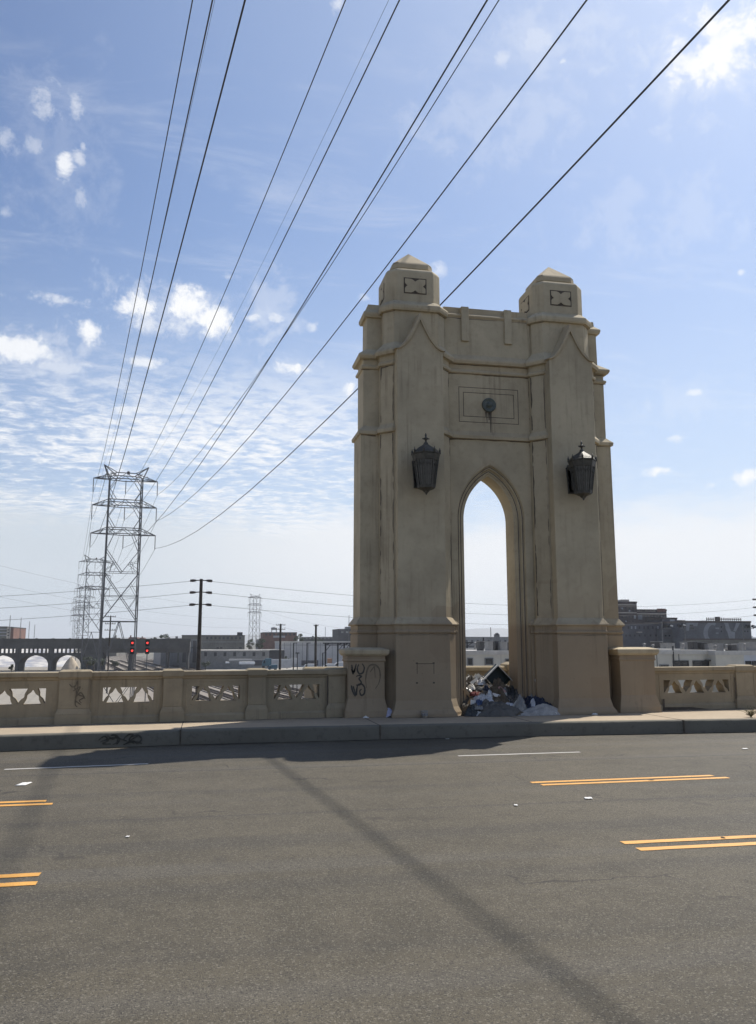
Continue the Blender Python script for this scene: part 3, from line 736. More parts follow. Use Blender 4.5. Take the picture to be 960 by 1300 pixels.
M['rubble'] = plain('concrete_rubble', (.30,.27,.22), .9, .35, 9, 0, .5, 50)
M['tin'] = plain('crushed_tin', (.45,.45,.45), .35, .3, 20, .6)
M['weed'] = plain('dry_weed', (.11,.095,.035), .8, .4, 20)
M['rubbish'] = plain('mixed_rubbish', (.10,.092,.08), .8, .7, 26, 0, .5, 40)
def fold(p, seed): return 1-2*abs(noise.noise(p*1.0+Vector((seed*3.1, seed*1.7, seed))))
def heap(name, label, cat, c, size, mat, seed, ridge=.35, freq=3.0, rot=0.0, peak=(0,0), pw=.75, group=None, kind=None, n=46, m=22):
    """a soft heap of cloth or film: domed, creased along ridges, its hem lying on what is under it"""
    rx_, ry_, h = size; vs = []; fs = []; cr, sr = math.cos(rot), math.sin(rot)
    n, m = n*2, m*2; th = noise.noise((seed*5.1, seed, 2))*3; ca, sa = math.cos(th), math.sin(th)
    for j in range(m+1):
        q = j/m
        for k in range(n):
            t = 2*PI*k/n
            edge = 1+.34*noise.noise((math.cos(t)*1.6+seed, math.sin(t)*1.6, seed*.7))+.16*noise.noise((math.cos(t)*4.5+seed, math.sin(t)*4.5, 3))+.06*noise.noise((math.cos(t)*13+seed, math.sin(t)*13, 3))
            x, y = math.cos(t)*q*edge, math.sin(t)*q*edge
            px, py = x+peak[0]*(1-q), y+peak[1]*(1-q)
            base = (1-q**1.8)**pw
            A, B = px*ca+py*sa, -px*sa+py*ca                   # folds run along one direction of the cloth
            w1 = Vector((A*freq*.45, B*freq*1.25, seed)); w1 += Vector((0, .55*noise.noise(w1*1.3), 0))
            f1 = 1-abs(noise.noise(w1)*2.6); f2 = 1-abs(noise.noise(w1*2.3+Vector((3,1,seed)))*2.4); f3 = 1-abs(noise.noise(w1*5.2+Vector((7,2,seed)))*2.2)
            big = .5+.9*noise.noise((px*1.3+seed, py*1.3, seed*2))
            z = h*base*(.62+.55*big*.8) + h*ridge*(.30*f1+.20*f2+.11*f3-.28)*(base**.5)
            z = max(z, .004+.035*max(0, f1-.4)*(1 if q > .85 else .3))
            if q == 1: z = .002
            X, Y = px*rx_, py*ry_; X += .12*rx_*noise.noise(w1*1.3)*(1-q*.5); Y += .12*ry_*noise.noise(w1*1.3+Vector((9,9,9)))*(1-q*.5)
            vs.append((c[0]+X*cr-Y*sr, c[1]+X*sr+Y*cr, c[2]+z))
    for j in range(m):
        for k in range(n): fs.append((j*n+k, (j+1)*n+k, (j+1)*n+(k+1)%n, j*n+(k+1)%n))
    o = MB().add(vs, fs, True).build(name, mat, org=c)
    if kind: o['kind'] = kind
    return tag(o, label, cat, group)
G = ZS+.002
# the mass of small rubbish nobody could count, higher towards the balcony
def litter_mass(name, label, c, size, hfun, mat, seed, nx=70, ny=60):
    vs = []; fs = []
    for j in range(ny+1):
        for i in range(nx+1):
            u, v = i/nx*2-1, j/ny*2-1
            x, y = c[0]+u*size[0], c[1]+v*size[1]
            e = max(0, 1-(abs(u)**5+abs(v)**5))
            z = hfun(x, y)*e**.5*(1+.5*noise.noise((x*4, y*4, seed)))+.10*e*max(-.3, noise.noise((x*11, y*11, seed)))+.05*e*noise.noise((x*26, y*26, seed))
            vs.append((x, y, ZS+max(z, -.02)))
    for j in range(ny):
        for i in range(nx): a = j*(nx+1)+i; fs.append((a, a+1, a+nx+2, a+nx+1))
    o = MB().add(vs, fs).build(name, mat, org=(c[0], c[1], ZS)); o['kind'] = 'stuff'; o['label'] = label; o['category'] = 'rubbish'
    return o
litter_mass('loose_rubbish', 'loose mixed rubbish heaped through the archway', (6.25, 18.5), (.95, 1.55), lambda x, y: .12+.52*max(0, min(1, (y-16.95)/1.5))*(1-.5*max(0, (x-6.0))), M['rubbish'], 3.3)
heap('grey_blanket', 'dark grey blanket lying crumpled at the front of the rubbish heap', 'blanket', (5.92,16.92,G), (.48,.22,.22), M['grey_cloth'], 4.2, .9, 2.6)
heap('grey_blanket', 'larger grey blanket bunched up behind the front blanket, left of the clear bag', 'blanket', (5.84,17.15,G), (.42,.27,.32), M['grey_cloth'], 9.7, 1.0, 2.4, .3)
heap('brown_blanket', 'brown olive blanket rising to a peak in the middle of the heap', 'blanket', (6.14,17.38,G), (.32,.28,.50), M['olive_cloth'], 2.6, .7, 2.4, 0, (.05,0), 1.25)
heap('pale_sack', 'long pale grey sack lying flat at the right front of the heap', 'sack', (6.80,16.93,G), (.52,.17,.22), M['sack'], 6.1, .45, 1.8, .06, (.38,0), .8)
heap('clear_bag', 'cloudy plastic bag slumped between the grey blankets and the navy jacket', 'bag', (6.44,17.10,G), (.20,.19,.40), M['clear_plastic'], 5.3, .5, 3.2)
heap('navy_jacket', 'dark navy jacket thrown over the pale sack against the arch', 'jacket', (6.88,17.22,G), (.38,.2,.34), M['navy_cloth'], 8.8, .9, 2.6)
heap('white_shirt', 'white shirt bunched on top of the heap at its left side', 'shirt', (5.78,17.45,G+.18), (.25,.20,.26), M['white_cloth'], 3.9, .7, 3.0)
heap('blue_shirt', 'blue shirt half under the white shirt at the left of the heap', 'shirt', (5.60,17.28,G+.06), (.20,.16,.25), M['blue_cloth'], 1.3, .6, 3.0)
heap('red_rag', 'small dark red rag on the white shirt', 'rag', (5.68,17.72,G+.36), (.16,.07,.12), M['red_cloth'], 7.2, .5, 2.5, .5)
heap('pink_rag', 'pink rag on the crest of the heap behind the brown blanket', 'rag', (6.32,17.85,G+.40), (.13,.09,.14), M['pink_cloth'], 2.9, .4, 2.5)
heap('black_bag', 'black plastic bag leaning on the right jamb of the arch', 'bag', (6.50,17.85,G+.02), (.22,.24,.62), M['black_plastic'], 4.6, .5, 3.2)
heap('black_bag', 'small black bag at the left foot of the heap, beside the buttress', 'bag', (5.36,17.03,G), (.18,.13,.20), M['black_plastic'], 6.6, .7, 3.5)
# tilted open box of dark board with pale edges
def tilted(name, label, cat, c, size, rots, wall, mat, edge_mat):
    T = thing(name, label, cat, c)
    Mx = Matrix.Rotation(rots[2], 4, 'Z') @ Matrix.Rotation(rots[0], 4, 'X') @ Matrix.Rotation(rots[1], 4, 'Y')
    a, b, h = size; f = lambda x, y, z: tuple(Vector(c)+Mx.to_3x3() @ Vector((x, y, z)))
    def bx(mb, x0, x1, y0, y1, z0, z1): mb.add([f(x, y, z) for z in (z0, z1) for y in (y0, y1) for x in (x0, x1)], [(0,2,3,1),(4,5,7,6),(0,1,5,4),(2,6,7,3),(0,4,6,2),(1,3,7,5)])
    m = MB(); bx(m,-a,a,-b,-b+wall,-h,h); bx(m,-a,-a+wall,-b+wall,b,-h,h); bx(m,a-wall,a,-b+wall,b,-h,h); bx(m,-a+wall,a-wall,b-wall,b,-h,h); bx(m,-a+wall,a-wall,-b+wall,b-wall,-h,-h+wall)
    m.build('box_body', mat, T)
    e = MB(); t = wall+.004
    for x0, x1, y0, y1 in ((-a-.004,a+.004,-b-.004,-b+wall),(-a-.004,a+.004,b-wall,b+.004),(-a-.004,-a+wall,-b+wall,b-wall),(a-wall,a+.004,-b+wall,b-wall)): bx(e,x0,x1,y0,y1,h,h+.010)
    bx(e, -a-.006,-a, -b-.006,-b+.006, -h, h)
    e.build('box_rim', edge_mat, T); return T
M['pale_edge'] = plain('pale_board_edge', (.50,.49,.45), .6, .15, 20)
def board(name, label, cat, c, w_, h_, t_, rots, mat):
    Mx = (Matrix.Rotation(rots[2], 4, 'Z') @ Matrix.Rotation(rots[0], 4, 'X') @ Matrix.Rotation(rots[1], 4, 'Y')).to_3x3()
    nx = 8; vs = []; fs = []
    for s_ in (0, 1):
        for j in range(nx+1):
            for i in range(nx+1):
                u, v = (i/nx-.5)*w_, (j/nx-.5)*h_; b_ = .018*noise.noise((u*6+c[0]*9, v*6, c[1]*5))
                vs.append(tuple(Vector(c)+Mx @ Vector((u, -t_/2+s_*t_+b_, v))))
    n1 = (nx+1)**2
    for s_ in (0, 1):
        for j in range(nx):
            for i in range(nx): a = s_*n1+j*(nx+1)+i; fs.append((a, a+1, a+nx+2, a+nx+1))
    for i in range(nx):
        for a, b in ((i, i+1), (nx*(nx+1)+i, nx*(nx+1)+i+1), (i*(nx+1), (i+1)*(nx+1)), (i*(nx+1)+nx, (i+1)*(nx+1)+nx)): fs.append((a, b, b+n1, a+n1))
    return tag(MB().add(vs, fs).build(name, mat, org=c), label, cat)
heap('dark_cloth', 'dark brown cloth under the tipped drawer at the back of the heap', 'cloth', (6.28,18.0,G+.12), (.42,.3,.48), M['olive_cloth'], 11.3, .9, 2.6)
heap('grey_sheet', 'dusty grey sheet over the back left of the heap', 'sheet', (5.78,18.45,G+.22), (.42,.42,.42), M['rubbish'], 12.7, 1.0, 3.0)
heap('black_bag', 'black plastic bag spilled at the right front below the navy jacket', 'bag', (7.12,17.12,G), (.16,.12,.16), M['black_plastic'], 13.9, .9, 3.0)
heap('brown_rag', 'brown rag between the grey blanket and the pale sack', 'rag', (6.36,16.86,G), (.16,.08,.09), M['olive_cloth'], 15.1, .9, 2.6)
tb = thing('broken_drawer', 'dark drawer tipped on its corner with pale edges, top of the heap', 'drawer', (6.36, 18.25, .90))
def dr(u, v, d_):                                           # drawer plane: turned 45 degrees, leaning back
    a = R(41); x = u*math.cos(a)-v*math.sin(a); z = u*math.sin(a)+v*math.cos(a)
    return (6.36+x*.86+.05*d_, 18.15+d_*.95+z*.24, .95+z*.84+.2*d_)
def drbox(mb, u0, u1, v0, v1, d0, d1): mb.add([dr(u, v, d_) for d_ in (d0, d1) for v in (v0, v1) for u in (u0, u1)], [(0,2,3,1),(4,5,7,6),(0,1,5,4),(2,6,7,3),(0,4,6,2),(1,3,7,5)])
m = MB(); drbox(m, -.24,.24,-.24,.24,.16,.175); drbox(m,-.24,-.225,-.24,.24,0,.16); drbox(m,.225,.24,-.24,.24,0,.16); drbox(m,-.225,.225,-.24,-.225,0,.16); drbox(m,-.225,.225,.225,.24,0,.16)
m.build('drawer_box', M['dark_green'], tb)
m = MB(); drbox(m,-.34,.25,.235,.262,-.03,.02); drbox(m,.236,.256,-.30,.233,-.02,.02); m.build('pale_rim', M['pale_edge'], tb)
# rubble, card and paper in the balcony, where the sun reaches
random.seed(21)
def chunk(name, label, cat, c, s, mat, seed, group=None):
    bm = bmesh.new(); bmesh.ops.create_icosphere(bm, subdivisions=2, radius=1)
    for v in bm.verts:
        p = v.co.copy(); k = .75+.5*noise.noise(p*1.1+Vector((seed, seed*2, 0)))
        for a in range(3): p[a] = max(-.62, min(.62, p[a]*k))
        v.co = Vector((p.x*s[0], p.y*s[1], p.z*s[2]))
    vs = [tuple(Vector(c)+v.co) for v in bm.verts]; fs = [tuple(v.index for v in f.verts) for f in bm.faces]; bm.free()
    return tag(MB().add(vs, fs).build(name, mat, org=c), label, cat, group)
for i, (x, y, z, s, d_) in enumerate([(5.72,18.55,.78,.17,'widest block of rubble on the back left of the heap'),(5.98,18.75,.86,.12,'small block of rubble on the crest beside the tipped drawer'),(5.86,18.25,.70,.12,'lower block of rubble in front of the widest one'),(6.10,18.3,.66,.11,'block of rubble against the left side of the drawer'),(5.62,18.95,.95,.13,'topmost block of rubble at the far left')]):
    chunk('rubble_block', 'grey '+d_, 'rubble', (x, y, z), (s*1.5, s*1.2, s), M['rubble'], i*3.7+1, 'blocks of rubble on the heap')
board('cardboard_flap', 'tan cardboard flap standing against the tipped drawer', 'cardboard', (6.02,17.98,.66), .22, .34, .012, (R(-30), R(28), .2), M['card'])
board('cardboard_flap', 'flat cardboard strip sloping down on the left of the heap', 'cardboard', (5.70,18.02,.62), .42, .09, .012, (R(-40), R(24), .1), M['card'])
board('paper_sheet', 'creased white paper sheet on the left of the heap above the shirts', 'paper', (5.72,17.85,.60), .20, .13, .004, (R(-60), R(-22), .3), M['paper'])

random.seed(77)
bits = [('paper','crumpled white paper'),('card','torn cardboard piece'),('tin','crushed silver can'),('black_plastic','scrap of black plastic'),('olive_cloth','scrap of brown cloth'),('clear_plastic','crumpled clear wrapper'),('grey_cloth','scrap of grey cloth'),('white_cloth','scrap of white cloth'),('pale_edge','splintered pale board'),('navy_cloth','scrap of dark blue cloth')]
where = ['on the left flank of the heap','beside the left jamb','under the tipped drawer','among the rubble blocks','between the shirts','at the foot of the right jamb']
for i in range(60):
    x = 5.42+1.75*random.random()*(1 if i % 2 else .6); y = 17.0+1.9*random.random(); mt, nm = bits[i % len(bits)]
    zz = ZS+.16+.55*max(0, min(1, (y-16.95)/1.5))*(1-.5*max(0, (x-6.0)))
    lb = nm+' '+where[(i*5+i//10) % 6]+(', buried' if i >= 30 else '')
    if mt in ('card','pale_edge','paper') and i % 3: board('rubbish_scrap', lb+', tilted', 'rubbish', (x, y, zz), random.uniform(.10,.30), random.uniform(.05,.16), .008, (random.uniform(-1.2,.4), random.uniform(-.9,.9), random.uniform(-.8,.8)), M[mt])
    else: heap('rubbish_scrap', lb+', crumpled', 'rubbish', (x, y, zz-.05), (random.uniform(.06,.14), random.uniform(.05,.11), random.uniform(.07,.15)), M[mt], i*1.37, 1.0, 3.0, n=18, m=8)
for o_ in [o_ for o_ in COL.objects if o_.name.startswith('rubbish_scrap')]: o_['group'] = 'scraps in the rubbish heap'
random.seed(3)
k_ = 0
for x, y, mt, w_ in ((7.20,17.02,'paper','nearest the buttress'),(7.08,17.06,'tin','second from the buttress'),(7.14,16.86,'paper','lowest, in front of the others'),(7.02,16.92,'tin','beside the end of the pale sack'),(7.26,16.9,'black_plastic','black and crushed flat against the buttress')):
    c = (x, y, ZS+.045); mb = MB(); a = random.random()*3
    mb.tube([(c[0]+math.cos(a)*t, c[1]+math.sin(a)*t, c[2]+t*.3) for t in (-.055,-.05,0,.05,.055)], [.02,.036,.03,.037,.025], 10)
    tag(mb.build('crushed_cup', M[mt], org=c), 'crushed cup on the pavement right of the heap, '+w_, 'cup', 'crushed cups by the right buttress'); k_ += 1
for x, y, mt, w_, s in ((5.50,16.93,'paper','pale crumpled wrapper left of the grey blanket',.07),(5.57,17.08,'tin','silvery crumpled wrapper under the blue shirt',.09),(5.42,17.22,'clear_plastic','cloudy crumpled film between the black bag and the blue shirt',.12)):
    heap('wrapper', w_, 'wrapper', (x, y, G), (s, s, s*1.5), M[mt], x*7, .8, 3.5, n=24, m=10)
# litter along the pavement and on the road
c = at(538, 909, 16.84); c = (c.x, 16.76, ZS)
T = thing('paper_cup', 'pale paper cup standing at the foot of the left buttress', 'cup', c)
m = MB(); m.lathe(c, [(.0,.055),(.13,.07),(.135,.073),(.14,.068)], 18, 0, True); m.build('cup_body', plain('stained_paper', (.30,.28,.25), .8, .25, 14), T)
m = MB(); m.lathe((c[0],c[1],c[2]), [(.04,.0635),(.05,.066),(.085,.0695),(.095,.068)], 18, 0, True); m.build('cup_band', plain('faded_print', (.20,.20,.20), .7, .6, 40), T)
heap('plastic_bag', 'pale violet plastic bag stuffed between the left pier and the buttress', 'bag', (3.68,17.08,G), (.12,.12,.19), plain('violet_film', (.40,.40,.52), .45, .2, 10, spec=.5), 3.2, .6, 2.5)
heap('black_bag', 'dark scrap of plastic under the violet bag', 'bag', (3.72,16.96,G), (.13,.08,.05), M['black_plastic'], 1.2, .6, 2.5, n=24, m=10)
heap('paper_scrap', 'white paper scrap at the foot of the graffitied pier', 'paper', (3.14,16.98,G), (.06,.035,.035), M['paper'], 5.5, .8, 2.5, n=20, m=8)
heap('paper_scrap', 'white paper scrap on the pavement in front of the right buttress', 'paper', (7.98,16.78,G), (.06,.04,.04), M['paper'], 2.5, .8, 2.5, n=20, m=8)
def scrap(px, py, w_, l_, label):
    p = ray(px, py); t = -EYE/p.z; c = (p.x*t, p.y*t, .008); vs = []; fs = []
    for j in range(5):
        for i in range(7):
            u, v = i/6-.5, j/4-.5; vs.append((c[0]+u*w_+v*.35*w_, c[1]+v*l_, c[2]+.001+.010*abs(noise.noise((u*4+px, v*4, 1)))))
    for j in range(4):
        for i in range(6): a = j*7+i; fs.append((a, a+1, a+8, a+7))
    o = MB().add(vs, fs, True).build('paper_scrap', M['paper'], org=c); sd = o.modifiers.new('thick', 'SOLIDIFY'); sd.thickness = .003
    tag(o, label, 'paper')
scrap(30, 996, .12, .22, 'white paper strip on the road beside the left yellow dash')
scrap(747, 1014, .09, .10, 'white paper scrap on the road between the two right yellow dashes')
scrap(655, 1023, .04, .06, 'tiny white scrap on the road left of the right yellow dashes')
scrap(946, 951, .10, .09, 'white scrap on the road near the kerb at the right')
scrap(568, 938.5, .07, .05, 'pale scrap in the gutter in the shade of the tower')
scrap(162, 1063, .03, .04, 'tiny pale chip on the road below the left white dash')
# dry weed in the pavement at the right
wc = (10.82, 15.62, ZS); m = MB(); random.seed(9)
for i in range(46):
    a = random.random()*2*PI; l_ = .08+.16*random.random(); b = .4+.9*random.random(); pts = []
    for k in range(5):
        t = k/4; pts.append((wc[0]+math.cos(a)*l_*t*b*(.6+.5*t), wc[1]+math.sin(a)*l_*t*b*.7, wc[2]+l_*t*(1.2-.5*t*b)))
    m.tube(pts, [.0045,.004,.0035,.003,.001], 4)
    for k in range(3):
        p = Vector(pts[2+k%3]); d_ = Vector((random.uniform(-1,1), random.uniform(-1,1), random.uniform(-.2,.8)))*.03
        m.add([p, p+d_+Vector((.008,0,0)), p+d_*1.8, p+d_-Vector((.008,0,.004))], [(0,1,2,3)])
tag(m.build('dry_weed', M['weed'], org=wc), 'tuft of dry weed growing in the pavement before the right parapet', 'weed')
# ------------------------------------------------------------------ the valley beyond the bridge
ZG = -9.0
SL = -.157                                               # the power line and the tracks run this way: x = x0 + SL*y
M['steel'] = plain('galvanised_steel', (.115,.118,.122), .6, .25, 2, .2)
M['wire'] = plain('weathered_cable', (.03,.031,.034), .6, .2, 1)
M['insul'] = plain('brown_porcelain', (.06,.05,.045), .4, .3, 8)
M['wood'] = plain('creosoted_wood', (.045,.038,.032), .9, .4, 3)
M['far_conc'] = plain('dark_bridge_concrete', (.085,.085,.083), .9, .3, .25)
M['bank'] = None
def ground_mat():
    m, t, b = newmat('valley_ground')
    p = t.new('NewGeometry', 0); sep = t.n.new('ShaderNodeSeparateXYZ'); t.l.new(p, sep.inputs[0])
    q = t.math('ADD', sep.outputs[0], t.math('MULTIPLY', sep.outputs[1], -SL))
    q = t.math('ADD', q, t.math('MULTIPLY', t.math('SUBTRACT', t.noise(p, .05, 4, .6), .5), 14))
    n1 = t.noise(p, .03, 5, .6); n2 = t.noise(p, .35, 5, .65)
    pale = t.mix(n2, (.18,.165,.14), (.34,.315,.275)); ball = t.mix(n2, (.15,.13,.115), (.30,.27,.235)); dark = t.mix(n2, (.06,.06,.06), (.15,.145,.135))
    c = t.mix(t.ramp(q, 10, 16), pale, ball); c = t.mix(t.ramp(q, 50, 56), c, dark)
    patch = t.ramp(t.noise(p, .06, 3, .5), .52, .60)
    c = t.mix(t.math('MULTIPLY', patch, t.ramp(q, 50, 60)), c, (.34,.32,.28))
    far = t.ramp(sep.outputs[1], 500, 900)
    c = t.mix(far, c, t.mix(n1, (.10,.105,.085), (.24,.225,.20)))
    t.set(b.inputs['Base Color'], c); b.inputs['Roughness'].default_value = .95; b.inputs['Specular IOR Level'].default_value = .1
    return m
xs_ = [-14000,-3000,-900,-400,-200,-100,0,100,200,400,900,3000,14000]; ys_ = [-3000,-400,-60,60,200,300,400,600,1000,2500,14000]
o = MB().add([(x, y, ZG) for y in ys_ for x in xs_], [(j*13+i, j*13+i+1, j*13+i+14, j*13+i+13) for j in range(10) for i in range(12)]).build('ground', ground_mat()); struct(o)
# hills far off
M['hill'] = plain('dry_hills', (.12,.115,.09), .95, .3, .002)
vs = []; fs = []; nn = 160
for i in range(nn+1):
    x = -5200+i*85; u = at(625, 800, 4600).x
    h = 30+ 46*math.exp(-((x-u)/330)**2) + 26*math.exp(-((x-u-900)/600)**2) + 24*noise.noise((x*.0016, 1.2, 0)) + 8*noise.noise((x*.007, 5.2, 0))
    h = max(8, h)
    q_ = 2.05
    vs += [(x*q_, 4300*q_, ZG-2), (x*q_, (4600+60*noise.noise((x*.004,3,3)))*q_, ZG+h*.62*q_), (x*q_, 4700*q_, ZG+h*q_), (x*q_, 5600*q_, ZG-2)]
for i in range(nn):
    for k in range(3): fs.append((i*4+k, i*4+k+1, i*4+k+5, i*4+k+4))
struct(MB().add(vs, fs, True).build('hills', M['hill']))
# tracks
M['rail'] = plain('rusty_rail', (.11,.085,.07), .5, .3, .4, .5); M['tie'] = plain('dark_sleeper', (.06,.05,.045), .9, .3, .5)
M['ballast'] = plain('track_ballast', (.26,.235,.205), .95, .3, .8)
nrm = Vector((1, -SL, 0)).normalized(); dirv = Vector((SL, 1, 0)).normalized()
for q in (20.5, 25.5, 31, 36, 41, 46, 49.5):
    mb = MB(); ctr = lambda y: Vector((q+SL*y, y, ZG))
    def strip(mb, off, w_, z0, z1, ya=60, yb_=1100):
        a, b = ctr(ya)+nrm*(off-w_/2), ctr(ya)+nrm*(off+w_/2); c, d = ctr(yb_)+nrm*(off+w_/2), ctr(yb_)+nrm*(off-w_/2)
        mb.add([p+Vector((0,0,z)) for z in (z0, z1) for p in (a, b, c, d)], [(4,5,6,7),(0,4,7,3),(1,2,6,5),(0,1,5,4),(3,7,6,2)])
    strip(mb, 0, 2.9, .0, .22); o = mb.build('railway_track', M['ballast']); struct(o)
    ti = MB(); y = 62
    while y < 520:
        c_ = ctr(y)+Vector((0,0,.25)); ti.bar(c_-nrm*1.25, c_+nrm*1.25, .26, .12); y += 1.2 if y < 300 else 2.4
    ti.build('sleeper', M['tie'], o)
    ra = MB(); strip(ra, -.72, .09, .30, .46); strip(ra, .72, .09, .30, .46); ra.build('rail', M['rail'], o)

# sunlit concrete river bank and the old arched bridge in front of it
def bank_mat():
    m, t, b = newmat('river_bank_concrete'); p = t.new('NewGeometry', 0)
    c = t.mix(t.ramp(t.noise(p, .12, 5, .6), .4, .62), (.52,.50,.46), (.27,.27,.29)); c = t.mix(t.math('MULTIPLY', t.ramp(t.noise(p, .3, 3, .5), .6, .7), .6), c, (.20,.26,.36))
    t.set(b.inputs['Base Color'], c); b.inputs['Roughness'].default_value = .9; return m
struct(MB().add([(-330,395,ZG+.02),(-62,395,ZG+.02),(-64,455,1.2),(-330,455,1.2),(-330,520,1.2),(-70,520,1.2)], [(0,1,2,3),(3,2,5,4)]).build('river_bank', bank_mat()))
YBR = 340
br = thing('arched_bridge', 'dark concrete bridge with round arches crossing the railway far off', 'bridge', (-70, YBR, ZG))
zt, zg_, zcol, zar = 3.0, -.5, -2.75, -3.15
m = MB(); m.box(-190, -7, YBR, YBR+14, zg_, zt-1.0); m.box(-190, -7, YBR-.3, YBR+.1, zg_-.25, zg_+.5); m.build('deck', M['far_conc'], br)
m = MB(); m.box(-190, -7, YBR-.25, YBR+.05, zt-1.0, zt); m.box(-190,-7,YBR-.4,YBR+.15,zt-.14,zt+.06); m.box(-190,-7,YBR+13.8,YBR+14.1,zt-1,zt)
for i in range(30): m.box(-190+i*6, -189.3+i*6, YBR-.45, YBR+.2, zt-1.1, zt+.25)
m.build('railing', M['far_conc'], br)
per = 11.72; xA = at(63, 846, YBR).x                        # a pier stands between two arches here
for i in range(-11, 2):
    x0, x1 = xA+(i-.0)*per+.55, xA+(i+1)*per-.55
    if x1 > at(112, 846, YBR).x: continue
    m = MB(); n = 16; cx = (x0+x1)/2; hw = (x1-x0)/2; top = zcol
    arc = [(cx-hw*math.cos(PI*k/n), -7.3+(zar+7.3)*math.sin(PI*k/n)**.8) for k in range(n+1)]
    for y in (YBR, YBR+12):
        vs = [(x, y, z) for x, z in arc]+[(x, y, top) for x, z in arc]; m.add(vs, [(k, k+1, n+k+2, n+k+1) for k in range(n)])
    vs = [(x, y, z) for y in (YBR, YBR+12) for x, z in arc]; m.add(vs, [(k, k+1, n+k+2, n+k+1) for k in range(n)])
    m.box(x0-.6, x1+.6, YBR-.1, YBR+12, top-.02, top+.35)
    m.build('arch_span', M['far_conc'], br)
    m = MB(); m.box(x1-.01, x1+1.11, YBR-.25, YBR+12, ZG, top); m.build('pier', M['far_conc'], br)
    m = MB(); nn_ = 7
    for k in range(nn_): xx = x0+(x1-x0)*k/nn_+.1; m.box(xx, xx+.6, YBR+.2, YBR+1.0, top+.25, zg_+.1)
    m.box(x1-.25, x1+1.3, YBR-.05, YBR+2, top+.25, zg_+.1); m.box(x0-.6, x1+1.2, YBR+.05, YBR+1.9, top+.25, top+.42)
    m.build('colonnade', M['far_conc'], br)
xr = at(112, 846, YBR).x
m = MB(); m.box(xr-1.5, xr+5, YBR-.2, YBR+12, ZG, zg_); m.build('abutment', M['far_conc'], br)
m = MB(); m.box(xr+5, -7, YBR+.3, YBR+12, -2.3, zg_)
for x in (-30, -16, -8.2): m.box(x, x+.9, YBR+1, YBR+11, ZG, -2.3)
m.build('girder', M['far_conc'], br)
m = MB(); vs = []; fs = []; c = at(90, 846, 318); c.z = ZG; n = 40
for j in range(13):
    for k in range(n):
        q = j/12; t = 2*PI*k/n; rr = (3.9+.5*noise.noise((math.cos(t)*2, math.sin(t)*2, 1)))*q
        vs.append((c.x+math.cos(t)*rr, c.y+math.sin(t)*rr, ZG+5.6*(1-q**1.35)*(1+.06*noise.noise((math.cos(t)*4, math.sin(t)*4, q*5)))+.02))
for j in range(12):
    for k in range(n): fs.append((j*n+k, j*n+(k+1)%n, (j+1)*n+(k+1)%n, (j+1)*n+k))
tag(m.add(vs, fs, True).build('gravel_pile', plain('tan_gravel', (.40,.34,.26), .95, .2, .6), org=c), 'rounded tan gravel pile in front of the arched bridge', 'pile')

